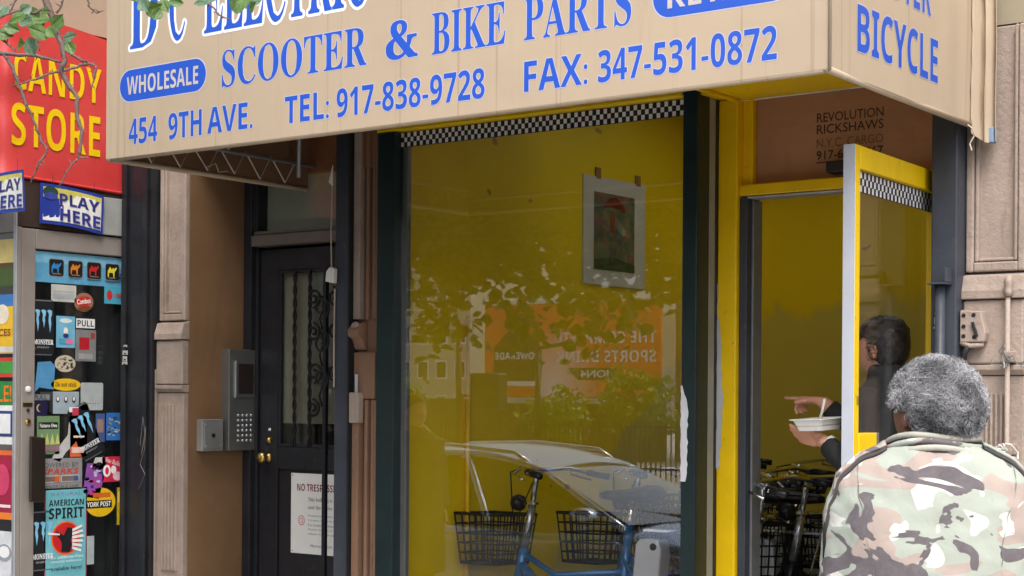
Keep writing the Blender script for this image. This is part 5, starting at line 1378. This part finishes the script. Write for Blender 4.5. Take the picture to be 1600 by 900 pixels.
car('parked_car', 'silver estate car with roof rails mirrored in the shop window', pm('silver car paint', (.44, .52, .68), .2, .8, var=.04, bump=0, coat=.6), (-7.05, -4.62, -.21))
car('parked_car', 'white van roofed car across the street mirrored at the window left', pm('white car paint', (.7, .7, .7), .25, 0, var=.04, bump=0, coat=.5), (-23.0, -19.6, -.21), rails=False)

bb = thing('billboard', (-24.9, -30.1, -.07), 'orange sports drink billboard across the street, mirrored in the shop window', 'billboard')
m_bb, nt, b = _nodes('orange billboard print')
tc = nt.nodes.new('ShaderNodeTexCoord'); sx = nt.nodes.new('ShaderNodeSeparateXYZ'); nt.links.new(tc.outputs['Object'], sx.inputs[0])
g1 = nt.nodes.new('ShaderNodeMath'); g1.operation = 'ADD'; nt.links.new(sx.outputs['X'], g1.inputs[0])
g2 = nt.nodes.new('ShaderNodeMath'); g2.operation = 'MULTIPLY'; g2.inputs[1].default_value = .9; nt.links.new(sx.outputs['Z'], g2.inputs[0])
nt.links.new(g2.outputs[0], g1.inputs[1])
ds = nt.nodes.new('ShaderNodeVectorMath'); ds.operation = 'DISTANCE'; ds.inputs[1].default_value = (-.6, .15, 2.0); nt.links.new(tc.outputs['Object'], ds.inputs[0])
fr_ = _ramp(nt, ds.outputs['Value'], [(.12, 1.0), (.85, 0.0)])
mrr = nt.nodes.new('ShaderNodeMapRange'); mrr.inputs[2].default_value = 2.2; nt.links.new(ds.outputs['Value'], mrr.inputs[0])
fr_ = _ramp(nt, mrr.outputs[0], [(.0, .85), (.75, 0.0)])
c = _mixrgb(nt, fr_, srgb(238, 88, 48), srgb(242, 222, 236)); nt.links.new(c, b.inputs['Base Color']); b.inputs['Roughness'].default_value = .5
MB().box(-27.76, -22.07, -30.12, -30.0, 1.62, 4.13).build('board', m_bb, bb)
MB().box(-27.80, -22.03, -30.14, -29.96, 1.44, 1.60).build('apron', pm('billboard apron', srgb(170, 170, 160), .7), bb, .01)
MB().box(-27.80, -22.03, -30.14, -29.95, 4.14, 4.24).build('top_trim', m_white, bb, .01)
for x in (-27, -24.9, -22.8): MB().box(x - .1, x + .1, -30.5, -30.3, -.07, 4.0).build('post', m_dark, bb)
p = Panel((-22.07, -29.999, 1.62), (-1, 0, 0), (0, 0, 1), step=.004, lift=.004)
lw_ = srgb(232, 226, 236)
p.text('THE COMPLETE', .10, 1.42, 3.26, 1.74, lw_, 0, bold=True).text('SPORTS DRINK', .10, .92, 3.26, 1.24, lw_, 0, bold=True)
p.poly([(1.30, .46), (2.55, .46), (2.85, .78), (1.30, .78)][::-1], srgb(52, 44, 40)).text('ION4', 1.55, .52, 2.45, .72, lw_, .02)
bo = [(3.80, .05), (5.10, .05), (5.20, .25), (5.20, .9), (5.22, 1.15), (5.45, 1.30), (5.40, 1.55), (5.0, 1.72), (4.86, 1.85), (4.86, 2.25), (4.20, 2.25), (4.20, 1.85), (4.06, 1.72), (3.70, 1.55), (3.66, 1.30), (3.85, 1.15), (3.86, .9), (3.72, .5), (3.72, .25)]
p.poly([(3.74, .44), (3.74, 1.36), (4.24, 1.82), (4.82, 1.82), (5.36, 1.36), (5.36, .44)], srgb(30, 20, 14)).rect(4.22, 1.86, 4.84, 2.26, srgb(46, 44, 38)).rect(3.80, .0, 5.30, .26, srgb(226, 80, 30)).rect(3.76, .30, 5.34, .42, srgb(235, 225, 220))
p.text('POWERADE', 3.80, 1.02, 5.30, 1.22, srgb(235, 235, 238), 0, bold=True)
p.build('print', bb)

lw = thing('low_wall', (-29, -31, -.07), 'long dark brick wall under the billboard across the street', 'wall')
MB().box(-48, -22.6, -31.2, -30.9, -.07, 1.55).build('wall', pm('dark brick wall', (.05, .035, .028), .8, bump=.5, scale=3), lw)
def lowrise(name, label, x0, x1, y, h, mat, cols, rows, z0, ww, wh, depth=8):
    t = thing(name, ((x0 + x1) / 2, y, -.07), label, 'building')
    MB().box(x0, x1, y - depth, y, -.07, h).build('wall', mat, t)
    MB().box(x0 - .1, x1 + .1, y - .3, y + .12, h + .003, h + .25).build('cornice', mat, t, .03)
    m_wg = pm('far window glass', (.03, .035, .04), .08, bump=0)
    for i in range(cols):
        for j in range(rows):
            cx = x0 + (x1 - x0) * (i + .5) / cols; cz = z0 + j * (wh + 1.0)
            if cz + wh > h: continue
            f = MB().box(cx - ww / 2 - .08, cx + ww / 2 + .08, y + .002, y + .05, cz - .08, cz + wh + .08).build('window', m_white, t)
            MB().box(cx - ww / 2, cx + ww / 2, y + .051, y + .056, cz, cz + wh).build('pane', m_wg, f)
    return t
rb = lowrise('corner_store', 'dark low store with yellow signs across the street, mirrored at the window right', -22.5, -13, -31.5, 4.6, pm('brown brick', (.12, .09, .07), .8, bump=.4), 3, 1, .6, 1.6, 1.4)
MB().box(-22.3, -19.5, -31.49, -31.40, 1.7, 2.35).build('sign_board', ink(srgb(205, 150, 60)), rb)
MB().box(-22.0, -19.9, -31.395, -31.37, 1.1, 1.6).build('sign_board', ink(srgb(220, 190, 20)), rb)
lowrise('pale_apartment_block', 'tall pale apartment block far across the street, mirrored at the window left', -62, -52, -60, 9.5, pm('pale brick', (.42, .38, .31), .8, bump=.3), 8, 5, .8, .6, .8, 12)
lowrise('grey_apartment_block', 'grey apartment block beside the pale one, mirrored behind the billboard', -51.5, -44, -64, 6.0, pm('grey brick', (.25, .22, .18), .8, bump=.3), 4, 3, .8, 1.0, 1.3, 12)
lowrise('brick_warehouse', 'brown brick warehouse further right across the street', -12.5, 12, -32, 7.5, pm('red brown brick', (.20, .10, .07), .8, bump=.4), 9, 3, .9, 1.3, 1.4, 12)

fe = thing('street_fence', (-21, -22.4, -.07), 'black railing fence on the far pavement mirrored below the billboard', 'fence')
for z in (.15, 1.0): MB().box(-27, -14, -22.41, -22.39, z, z + .04).build('fence_rail', m_iron, fe)
pk = MB().box(-.012, .012, -.012, .012, 0, 1.15)
me0 = None
for i in range(108):
    x = -26.95 + i * .12
    if me0 is None:
        o = MB().box(-26.962, -26.938, -22.437, -22.413, -.07, 1.12).build('picket', m_iron, fe); me0 = o
    else:
        o2 = me0.copy(); COL.objects.link(o2); o2.parent = fe; o2.location = (i * .12, 0, 0)

ps = thing('crossing_signal', (-20.9, -20.6, -.07), 'dark pedestrian signal box on a pole across the street', 'signal')
MB().tube([(-21.15, -20.6, -.07), (-21.15, -20.6, 3.2)], .06, 10).build('pole', m_iron, ps, smooth=True)
MB().box(-20.72, -19.98, -20.75, -20.4, 1.35, 2.10).build('signal_box', m_dark, ps, .04)
MB().box(-21.1, -20.72, -20.62, -20.56, 1.6, 1.66).build('arm', m_iron, ps)
sl = thing('street_lamp', (-18.83, -20, -.07), 'street lamp with a short arm in front of the mirrored billboard', 'street lamp')
MB().tube([(-18.83, -20.2, -.07), (-18.83, -20.2, 2.60)], [.07, .05], 10).build('pole', m_iron, sl, smooth=True)
MB().tube([(-18.83, -20.2, 2.58), (-18.2, -20.2, 2.66)], .04, 8).build('arm', m_iron, sl, smooth=True)
MB().loft([[Vector((-18.2 + .12 * j, -20.2 + .09 * k * math.cos(t), 2.66 + .05 * k * math.sin(t))) for t in [2 * math.pi * q / 10 for q in range(10)]] for j, k in ((0, .5), (1, 1), (3, 1), (4, .4))]).build('lamp_head', m_grey, sl, smooth=True)

def small_tree(x, y, label, h, r, n):
    t = thing('young_tree', (x, y, -.07), label, 'tree', 'young trees on the far pavement')
    MB().tube([(x, y, -.07), (x + .03, y, h * .5), (x, y + .05, h * .8)], [.07, .05, .02], 8).build('trunk', m_bark, t, smooth=True)
    c = MB(); rg = random.Random(int(x * 10) + 500)
    for _ in range(n):
        while True:
            p_ = Vector((rg.uniform(-1, 1), rg.uniform(-1, 1), rg.uniform(-1, 1)))
            if p_.length < 1: break
        cc = Vector((x + p_.x * r, y + p_.y * r, h * .62 + p_.z * r * .8))
        for _ in range(14): leaf_geo(c, cc + Vector((rg.gauss(0, .12), rg.gauss(0, .12), rg.gauss(0, .1))), rg.uniform(.10, .17), randrot(rg))
    c.build('crown', m_leaf_young, t, kind='stuff')
small_tree(-19.0, -24, 'leafy young tree mirrored in front of the billboard right half', 2.5, .95, 60)
small_tree(-21.3, -24.5, 'lower young tree mirrored under the billboard', 1.9, .8, 40)
small_tree(-27.0, -25.0, 'young tree mirrored at the window left beside the pale block', 2.4, .9, 40)
# ------------------------------------------------------------------ people
m_skin = pm('brown skin', srgb(120, 78, 60), .5, var=.1, scale=20, bump=.15, bscale=180)
m_skin2 = pm('light skin', srgb(206, 150, 124), .5, var=.08, scale=20, bump=.1, bscale=180)

def head_geo(mb, M, nu=44, nv=34, ear=True):
    """face towards +Y; centre between the ears; about 0.235 tall"""
    def g(v, s): return math.exp(-(v / s) ** 2)
    rings = []
    for j in range(nv + 1):
        ph = -math.pi / 2 + math.pi * j / nv
        rg = []
        for i in range(nu):
            th = 2 * math.pi * i / nu
            x, y, z = math.cos(ph) * math.cos(th), math.cos(ph) * math.sin(th), math.sin(ph)
            X, Y, Z = .076 * x, .096 * y, .120 * z
            if Z < 0:
                t = -Z / .12
                X *= 1 - .30 * t ** 1.5
                if Y < 0: Y *= 1 - .45 * t
                else: Y *= 1 - .04 * t
            if Y < 0 and Z > -.02: Y *= 1.06
            if Y > 0:
                X *= 1 - .05 * (y > .5)
                fr_ = g(X, .016)
                Y += .024 * g(X, .012 + .10 * max(0, -.005 - Z) * 1) * g(Z + .028, .020) * (1 if y > .3 else 0)
                Y += .012 * g(X, .011) * g(Z + .005, .022) * (1 if y > .3 else 0)
                Y += .006 * g(Z - .030, .012) * g(X, .05)
                Y -= .009 * (g(X - .031, .015) + g(X + .031, .015)) * g(Z - .008, .013)
                Y += .007 * g(X, .022) * g(Z + .068, .007) + .006 * g(X, .022) * g(Z + .080, .007)
                Y += .010 * g(X, .022) * g(Z + .105, .016)
                Y -= .004 * g(X, .03) * g(Z + .092, .006)
            rg.append(M @ Vector((X, Y, Z)))
        rings.append(rg)
    mb.loft(rings)
    if ear:
        for s in (-1, 1):
            er = []
            for k, (w, o) in enumerate(((.4, -.004), (1, .004), (1.05, .012), (.8, .016))):
                er.append([M @ Vector((s * (.070 + o), -.012 + .017 * w * math.cos(t) - .006 * k * .5, -.006 + .031 * w * math.sin(t))) for t in [2 * math.pi * q / 12 for q in range(12)]])
            if s < 0: er = [r_[::-1] for r_ in er]
            mb.loft(er)

def hand_geo(mb, wrist, fwd, up, side, curls, spread=.9, thumb=1):
    """palm + five fingers; fwd along the hand, up = back of the hand, side = towards the thumb"""
    W, F, U_, Sd = Vector(wrist), Vector(fwd).normalized(), Vector(up).normalized(), Vector(side).normalized()
    rings = []
    for d, w, h in ((-.02, .024, .019), (.0, .027, .019), (.03, .036, .017), (.065, .041, .015), (.088, .040, .012), (.095, .034, .008)):
        rings.append([W + F * d + Sd * (w * math.cos(t)) + U_ * (h * math.sin(t)) for t in [2 * math.pi * q / 14 for q in range(14)]])
    mb.loft(rings)
    for k, (off, L) in enumerate(((.028, .072), (.009, .080), (-.010, .074), (-.028, .058))):
        a = W + F * .080 + Sd * off; d = F + Sd * off * spread * 4; d.normalize()
        cu = curls[k + 1]; P = [a]; ang = 0
        for q, l in enumerate((.45, .30, .25)):
            ang += cu * (.9 if q == 0 else 1.0)
            P.append(P[-1] + (d * math.cos(ang) - U_ * math.sin(ang)) * L * l)
        P.insert(0, a - F * .03)
        mb.tube(P, [.0105, .0100, .0092, .0085, .0070], 8)
    a = W + F * .020 + Sd * .024; d = (F * .62 + Sd * .75 - U_ * .25 * thumb).normalized(); d2 = (F * .9 + Sd * .2 - U_ * .5 * curls[0]).normalized()
    mb.tube([a - Sd * .012, a + d * .032, a + d * .032 + d2 * .030, a + d * .032 + d2 * .052], [.014, .0125, .0105, .0085], 8)

def ellip(cx, cy, z, w, d, n=26, e=2.3, M=None):
    out = []
    for k in range(n):
        t = 2 * math.pi * k / n; ct, st = math.cos(t), math.sin(t)
        v = Vector((cx + w * abs(ct) ** (2 / e) * (1 if ct >= 0 else -1), cy + d * abs(st) ** (2 / e) * (1 if st >= 0 else -1), z))
        out.append(M @ v if M else v)
    return out

def remesh(o, vox, smooth=6, wr=None):
    m = o.modifiers.new('remesh', 'REMESH'); m.mode = 'VOXEL'; m.voxel_size = vox; m.use_smooth_shade = True
    s = o.modifiers.new('smooth', 'SMOOTH'); s.factor = .5; s.iterations = smooth
    if wr:
        for (nm, sc, st) in wr:
            tx = bpy.data.textures.new(nm, 'CLOUDS'); tx.noise_scale = sc
            d = o.modifiers.new(nm, 'DISPLACE'); d.texture = tx; d.strength = st; d.mid_level = .5; d.texture_coords = 'LOCAL'
    return o

def body(root, name, mat, HM, arms, skin_h=1.0, legs=True, zneck=1.50):
    """continuous body under the clothes: trunk, neck, head, arms with hands, legs"""
    b_ = MB()
    b_.loft([ellip(0, 0, z, w, d) for z, w, d in ((.82, .15, .10), (.92, .165, .11), (1.08, .14, .10), (1.25, .165, .11), (1.38, .18, .10), (1.45, .12, .08), (1.49, .065, .06))])
    hc = HM @ Vector((0, -.02, -.05))
    b_.tube([(0, -.005, 1.42), (0, 0, 1.50), hc], [.062, .056, .055], 14)
    head_geo(b_, HM)
    for (sh, el, wr_, fwd, up, side, curls) in arms:
        b_.tube([sh, el, wr_], [.052, .040, .027], 12)
        hand_geo(b_, wr_, fwd, up, side, curls)
    for s in (-1, 1):
        b_.tube([(s * .09, 0, .90), (s * .10, .015, .50), (s * .10, -.01, .09)], [.082, .055, .038], 12)
        b_.tube([(s * .10, -.05, .05), (s * .10, .06, .045), (s * .105, .15, .03)], [.038, .038, .028], 10)
    o = b_.build(name, mat, root)
    remesh(o, .0062, 3)
    return o

def trousers(root, mat):
    t = MB()
    t.loft([ellip(0, 0, z, w, d) for z, w, d in ((.76, .17, .12), (.85, .185, .125), (.95, .175, .12), (1.04, .165, .115))])
    for s in (-1, 1):
        t.tube([(s * .095, 0, .88), (s * .10, .012, .52), (s * .10, -.01, .10), (s * .10, -.005, .055)], [.105, .078, .066, .068], 14)
    return remesh(t.build('trousers', mat, root), .011, 5, [('trouser folds', .12, .018)])

def shoes(root, mat):
    for s in (-1, 1):
        m = MB().loft([[Vector((s * .102 + w * math.cos(t), y, .045 * k + .045 * k * math.sin(t))) for t in [2 * math.pi * q / 12 for q in range(12)]] for y, w, k in ((-.10, .030, .8), (-.07, .044, 1.1), (0, .044, 1.15), (.09, .052, .85), (.15, .048, .65), (.19, .026, .5))])
        m.build('shoe', mat, root, smooth=True)

def curls(root, HM, n, inside, length, rad, mats, seed, name='hair', rr_=(.094, .112, .128), zoff=.012, clump=False):
    rg = random.Random(seed); m = MB()
    sh = MB()
    def shell(u, v):
        th = 2 * math.pi * u; ph = -math.pi / 2 + math.pi * v
        return None
    cnt = 0
    while cnt < n:
        d = Vector((rg.gauss(0, 1), rg.gauss(0, 1), rg.gauss(0, 1))).normalized()
        if not inside(d): continue
        cnt += 1
        p = Vector((d.x * rr_[0], d.y * rr_[1], d.z * rr_[2] + zoff)) * (1 - .10 * rg.random() ** 2)
        if clump: p *= 1 + .05 * mnoise.noise(p * 40)
        if d.z < 0: p.x *= 1 - .30 * d.z * d.z * 2; p.y *= 1 + .35 * d.z * .6
        t1 = d.orthogonal().normalized(); t1.rotate(Matrix.Rotation(rg.uniform(0, 6.28), 3, d)); t2 = d.cross(t1)
        pts = []; ph = rg.uniform(0, 6.28); ln = length * rg.uniform(.6, 1.5); cr2 = ln * .35
        for k in range(6):
            a = ph + k * 1.15
            pts.append(HM @ (p + d * (ln * (k / 5 - .35)) + t1 * cr2 * math.cos(a) + t2 * cr2 * math.sin(a)))
        if clump:
            v = mnoise.noise(p * 55) * 1.1 + mnoise.noise(p * 18) * 1.4 + rg.gauss(0, .45) + .35 * d.z
            mi_ = max(0, min(4, int(2.6 + v * 1.7)))
        else: mi_ = rg.choice((0, 0, 1, 1, 1, 2))
        m.use(mats[mi_]).tube(pts, [rad, rad, rad, rad, rad * .8, rad * .4], 3, cap=False)
    return m.build(name, None, root)

# ---- man in a camouflage jacket, seen from behind
man = thing('person', (0, 0, 0), 'person with short grey curly hair in a faded camouflage jacket, seen from behind', 'person')
HMm = Matrix.Translation((0, .025, 1.652)) @ Matrix.Rotation(R(30), 4, 'Z') @ Matrix.Rotation(R(-6), 4, 'X')
armsM = [((-.165, 0, 1.45), (-.180, -.03, 1.17), (-.200, .10, .93), (0, .25, -1), (-1, 0, 0), (0, 1, .2), (.3, .35, .4, .45, .5)),
         ((.165, 0, 1.45), (.180, -.03, 1.17), (.200, .10, .93), (0, .25, -1), (1, 0, 0), (0, 1, .2), (.3, .35, .4, .45, .5))]
body(man, 'body', m_skin, HMm, armsM)
# jacket
m_camo, nt, b = _nodes('faded camouflage cloth')
ST = (1.0, 1.0, 1.7)
cc = _mixrgb(nt, _ramp(nt, _noise(nt, 2.0, 3, .5), [(.3, 0.0), (.7, 1.0)]), (.31, .345, .295), (.33, .355, .305))
tan = _ramp(nt, _noise(nt, 4.5, 1.6, .45, ST, 1.3, off=(1, 3, 2)), [(.515, 0.0), (.525, 1.0)])
cc = _mixrgb(nt, tan, cc, (.345, .275, .24))
cream = _ramp(nt, _noise(nt, 5.8, 1.8, .5, ST, 1.8, off=(7, 1, 5)), [(.575, 0.0), (.585, 1.0)])
cc = _mixrgb(nt, cream, cc, (.54, .54, .49))
dkc = _ramp(nt, _noise(nt, 6.2, 2.2, .5, ST, 2.2, off=(3, 8, 1)), [(.580, 0.0), (.588, 1.0)])
cc = _mixrgb(nt, dkc, cc, (.10, .085, .095))
fade = _ramp(nt, _noise(nt, 30, 6, .8), [(.3, 0.0), (.8, .22)])
cc = _mixrgb(nt, fade, cc, (.36, .35, .32))
nt.links.new(cc, b.inputs['Base Color']); b.inputs['Roughness'].default_value = .85; b.inputs['Specular IOR Level'].default_value = .15
bp = nt.nodes.new('ShaderNodeBump'); bp.inputs['Strength'].default_value = .35; bp.inputs['Distance'].default_value = .006
nt.links.new(_noise(nt, 22, 5, .6, (1, 1, .6), 1.0), bp.inputs['Height']); nt.links.new(bp.outputs[0], b.inputs['Normal'])
j = MB()
j.loft([ellip(0, .0, z, w, d, e=2.6) for z, w, d in ((.74, .205, .155), (.80, .208, .158), (1.00, .205, .150), (1.20, .210, .148), (1.32, .206, .142), (1.39, .208, .137), (1.455, .210, .126), (1.508, .202, .112), (1.545, .162, .098), (1.572, .112, .088), (1.588, .085, .082))])
for s in (-1, 1):
    j.tube([(s * .120, -.005, 1.445), (s * .150, -.01, 1.433), (s * .160, -.018, 1.32), (s * .166, -.03, 1.18), (s * .178, .04, 1.04), (s * .190, .10, .945)], [.080, .080, .074, .070, .066, .062], 18)
jk = remesh(j.build('jacket', m_camo, man), .010, 6, [('jacket folds', .12, .018), ('jacket creases', .035, .008)])
tr = MB()
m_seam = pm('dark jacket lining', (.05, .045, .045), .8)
m_collar = pm('grey striped rib', (.34, .33, .28), .8, var=.15, scale=30, bump=.3)
# rolled layered collar
for k, (z, w, d, r_) in enumerate(((1.562, .101, .095, .008), (1.576, .098, .092, .0075), (1.590, .094, .088, .007))):
    pts = [(w * math.cos(t), .008 + d * math.sin(t), z + .016 * math.sin(t) * -1 + .004 * math.sin(3 * t + k)) for t in [2 * math.pi * q / 36 for q in range(37)]]
    MB().tube(pts, r_, 8, cap=False).build('collar', m_collar if k != 1 else m_camo, man, smooth=True)
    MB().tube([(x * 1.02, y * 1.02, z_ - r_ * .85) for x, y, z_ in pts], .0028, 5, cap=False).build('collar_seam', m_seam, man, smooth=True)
# epaulettes: straps along each shoulder, dark underneath
for s in (-1, 1):
    def ep(u, v, s=s, e=0):
        x = .098 + .125 * u
        return Vector((s * x, -.012 + (-.030 - e + (.060 + 2 * e) * v) * (1 - .15 * u), 1.66 - .3 * (x - .09)))
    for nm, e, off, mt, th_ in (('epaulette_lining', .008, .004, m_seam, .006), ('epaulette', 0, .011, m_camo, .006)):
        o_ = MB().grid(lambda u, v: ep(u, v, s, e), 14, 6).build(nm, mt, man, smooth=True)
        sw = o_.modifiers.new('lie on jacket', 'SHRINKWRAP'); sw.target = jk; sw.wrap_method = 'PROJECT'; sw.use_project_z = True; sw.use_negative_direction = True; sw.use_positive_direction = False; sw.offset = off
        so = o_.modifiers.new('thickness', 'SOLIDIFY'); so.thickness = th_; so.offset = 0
for s in (-1, 1):
    pth = [(.158, -.020, 1.585), (.176, -.10, 1.535), (.170, -.16, 1.455), (.155, -.19, 1.37), (.140, -.19, 1.29), (.128, -.17, 1.21)]
    def seam(u, v, s=s):
        k = min(4.999, u * 5); i_ = int(k); a, b2 = Vector(pth[i_]), Vector(pth[i_ + 1]); q_ = a.lerp(b2, k - i_)
        return Vector((s * (q_.x + .0028 * v), q_.y, q_.z))
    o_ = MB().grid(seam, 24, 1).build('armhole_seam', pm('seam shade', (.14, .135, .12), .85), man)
    sw = o_.modifiers.new('lie on jacket', 'SHRINKWRAP'); sw.target = jk; sw.wrap_method = 'NEAREST_SURFACEPOINT'; sw.wrap_mode = 'ABOVE_SURFACE'; sw.offset = .0012
trousers(man, pm('dark trousers', (.03, .032, .04), .8)); shoes(man, m_dark)
GH = [pm('hair dark grey', (.10, .10, .105), .6, bump=0), pm('hair grey', (.30, .30, .31), .55, bump=0), pm('hair white', (.62, .62, .64), .5, bump=0)]
hs = MB()
hs.loft([[HMm @ Vector((rx_ * math.cos(t) * (1 - .18 * max(0, math.sin(t))), -.018 + ry_ * math.sin(t) * (.62 if math.sin(t) > 0 else 1), z_ + (.02 if math.sin(t) > 0 else 0) * 1)) for t in [2 * math.pi * q / 28 for q in range(28)]]
         for rx_, ry_, z_ in ((.040, .055, -.070), (.058, .078, -.050), (.070, .094, -.012), (.078, .098, .030), (.073, .090, .066), (.052, .066, .088), (.020, .026, .097))])
remesh(hs.build('hair_base', GH[0], man), .008, 4, [('hair clumps', .02, .012)])
def in_hair(d):
    if abs(d.x) > .50 and d.z < .0 and d.y > -.28: return False
    if d.y > .45: return d.z > .55
    if d.y > .05: return d.z > .10
    return d.z > -.62
GH5 = [pm('hair charcoal', (.085, .085, .09), .6, bump=0), pm('hair dark grey', (.10, .10, .105)), pm('hair mid grey', (.20, .20, .21), .55, bump=0), pm('hair grey', (.30, .30, .31)), pm('hair light grey', (.42, .42, .43), .5, bump=0)]
curls(man, HMm @ Matrix.Translation((0, -.014, 0)), 24000, in_hair, .017, .00062, GH5, 3, rr_=(.088, .109, .106), zoff=.004, clump=True)
bd = curls(man, HMm @ Matrix.Translation((0, .02, -.02)), 500, lambda d: d.y > .0 and d.z < -.35 and abs(d.x) > .2, .008, .0007, [GH[1], GH[2], GH[2]], 9, name='beard', rr_=(.066, .085, .100), zoff=-.004)
man.location = (-1.335, -2.50, -.06); man.rotation_euler = (0, 0, R(27))

# ---- person in black inside the doorway, holding a food tray and pointing
inn = thing('person', (0, 0, 0), 'person in a black jacket in the shop doorway pointing left and holding a tray', 'person')
HMi = Matrix.Translation((0, .03, 1.605)) @ Matrix.Rotation(R(-4), 4, 'Z') @ Matrix.Rotation(R(-8), 4, 'X')
armsI = [((-.175, .0, 1.40), (-.235, .03, 1.14), (-.195, .175, 1.255), (.12, 1, .10), (.15, 0, -1), (-.4, .25, .9), (.55, .10, .10, .12, .15)),
         ((.175, .0, 1.40), (.14, .20, 1.28), (.05, .335, 1.405), (-.05, 1, .06), (.1, .0, 1), (-1, .1, .2), (.5, .03, .75, .85, .9))]
body(inn, 'body', m_skin2, HMi, armsI)
m_blkj = pm('black jacket cloth', (.014, .014, .016), .75, var=.2, scale=12, bump=.3, bscale=40)
j = MB()
j.loft([ellip(0, 0, z, w, d, e=2.5) for z, w, d in ((.80, .20, .14), (1.0, .195, .135), (1.22, .205, .135), (1.36, .205, .122), (1.42, .185, .108), (1.465, .12, .088), (1.50, .082, .078), (1.535, .072, .072), (1.552, .070, .070))])
for a in armsI:
    sh, el, wr_ = [Vector(v) for v in a[:3]]
    j.tube([sh + Vector((-.03 if sh.x > 0 else .03, 0, .01)), sh, (sh + el) / 2, el, (el + wr_) / 2, wr_ - (wr_ - el).normalized() * .035], [.070, .072, .064, .056, .048, .042], 14)
remesh(j.build('jacket', m_blkj, inn), .011, 6, [('dark folds', .09, .016)])
MB().tube([Vector(armsI[0][2]) - Vector((.0, .04, .02)), Vector(armsI[0][2]) - Vector((.0, .025, .012))], .034, 14).build('cuff', m_white, inn, smooth=True)
trousers(inn, MATS['dark trousers']); shoes(inn, m_dark)
DH = [pm('dark brown hair', (.018, .013, .010), .4, bump=0), pm('brown hair', (.035, .025, .018), .4, bump=0), pm('brown hair', (.035, .025, .018))]
hs = MB()
hs.loft([[HMi @ Vector((rx_ * math.cos(t), -.016 + ry_ * math.sin(t) * (fy if math.sin(t) > 0 else 1), z_ + zf * max(0, math.sin(t)))) for t in [2 * math.pi * q / 28 for q in range(28)]]
         for rx_, ry_, z_, fy, zf in ((.052, .072, -.065, .25, .02), (.070, .092, -.045, .22, .02), (.080, .104, -.005, .25, .02), (.084, .110, .04, .55, .015), (.083, .109, .075, 1.02, 0), (.070, .092, .108, 1.02, 0), (.035, .05, .130, 1, 0))])
remesh(hs.build('hair', DH[0], inn), .007, 4, [('fringe clumps', .025, .010)])
curls(inn, HMi, 1500, lambda d: (d.z > .45) if d.y > .2 else (d.z > -.35 and d.y < .1), .018, .0011, DH, 5, name='hair_tufts', rr_=(.084, .108, .128), zoff=.004)
inn.location = (-2.66, .27, .205); inn.rotation_euler = (0, 0, R(84))

tray = thing('food_tray', (0, 0, 0), 'white foam food tray held in the hand in the doorway', 'tray')
m_foam = pm('white foam', (.80, .80, .80), .5, var=.03, bump=.1)
def rr4(w, d, z, n=6):
    out = []
    for cx, cy, a in ((w - .02, d - .02, 0), (-w + .02, d - .02, 90), (-w + .02, -d + .02, 180), (w - .02, -d + .02, 270)):
        out += [Vector((cx + .02 * math.cos(R(a + 90 * k / n)), cy + .02 * math.sin(R(a + 90 * k / n)), z)) for k in range(n + 1)]
    return out
MB().loft([rr4(.062, .078, 0), rr4(.078, .095, .045), rr4(.092, .108, .048), rr4(.092, .108, .052), rr4(.076, .092, .050), rr4(.060, .076, .006)]).build('tray', m_foam, tray)
MB().loft([rr4(.070, .086, .020), rr4(.073, .089, .040), rr4(.05, .06, .047)]).build('food', pm('cooked rice', (.45, .30, .12), .7, var=.4, scale=60, bump=.8, bscale=120), tray)
tray.scale = (.88, .88, .9); tray.location = (-2.865, .085, 1.498); tray.rotation_euler = (R(3), R(-2), R(-10))
fk = thing('plastic_fork', (-2.855, .09, 1.53), 'white plastic fork standing in the food tray', 'fork')
MB().tube([(-2.868, .085, 1.530), (-2.855, .088, 1.57), (-2.845, .09, 1.62)], .004, 6, flat=(1.4, .6)).build('handle', m_foam, fk, smooth=True)
for dx in (-.006, 0, .006): MB().tube([(-2.868 + dx, .085, 1.530), (-2.873 + dx, .084, 1.515)], .0015, 4).build('tine', m_foam, fk)

# ---- passer-by at the kerb, mirrored as a dark shape in the window
pb = thing('person', (0, 0, 0), 'passer-by in a dark coat mirrored at the left of the shop window', 'person')
HMp = Matrix.Translation((0, .02, 1.56))
armsP = [((-.175, 0, 1.38), (-.24, -.02, 1.12), (-.23, .04, .88), (0, .1, -1), (-1, 0, 0), (0, 1, 0), (.3, .3, .35, .4, .4)),
         ((.175, 0, 1.38), (.24, -.02, 1.12), (.23, .04, .88), (0, .1, -1), (1, 0, 0), (0, 1, 0), (.3, .3, .35, .4, .4))]
body(pb, 'body', m_skin2, HMp, armsP)
j = MB()
j.loft([ellip(0, 0, z, w, d, e=2.5) for z, w, d in ((.45, .24, .19), (.8, .23, .17), (1.0, .21, .15), (1.22, .22, .14), (1.34, .215, .125), (1.40, .185, .108), (1.44, .12, .085), (1.48, .075, .07))])
for a in armsP: j.tube([a[0], a[1], a[2]], [.078, .064, .052], 14)
remesh(j.build('coat', m_blkj, pb), .013, 6, [('coat folds', .1, .016)])
hs = MB().loft([[HMp @ Vector((rx_ * math.cos(t), -.016 + ry_ * math.sin(t) * (fy if math.sin(t) > 0 else 1), z_)) for t in [2 * math.pi * q / 24 for q in range(24)]] for rx_, ry_, z_, fy in ((.06, .08, -.06, .2), (.08, .104, -.01, .25), (.084, .11, .05, .8), (.07, .092, .10, 1), (.03, .04, .13, 1))])
remesh(hs.build('hair', DH[0], pb), .009, 4)
trousers(pb, MATS['dark trousers']); shoes(pb, m_dark)
pb.location = (-7.40, -2.95, -.06); pb.rotation_euler = (0, 0, R(-75))
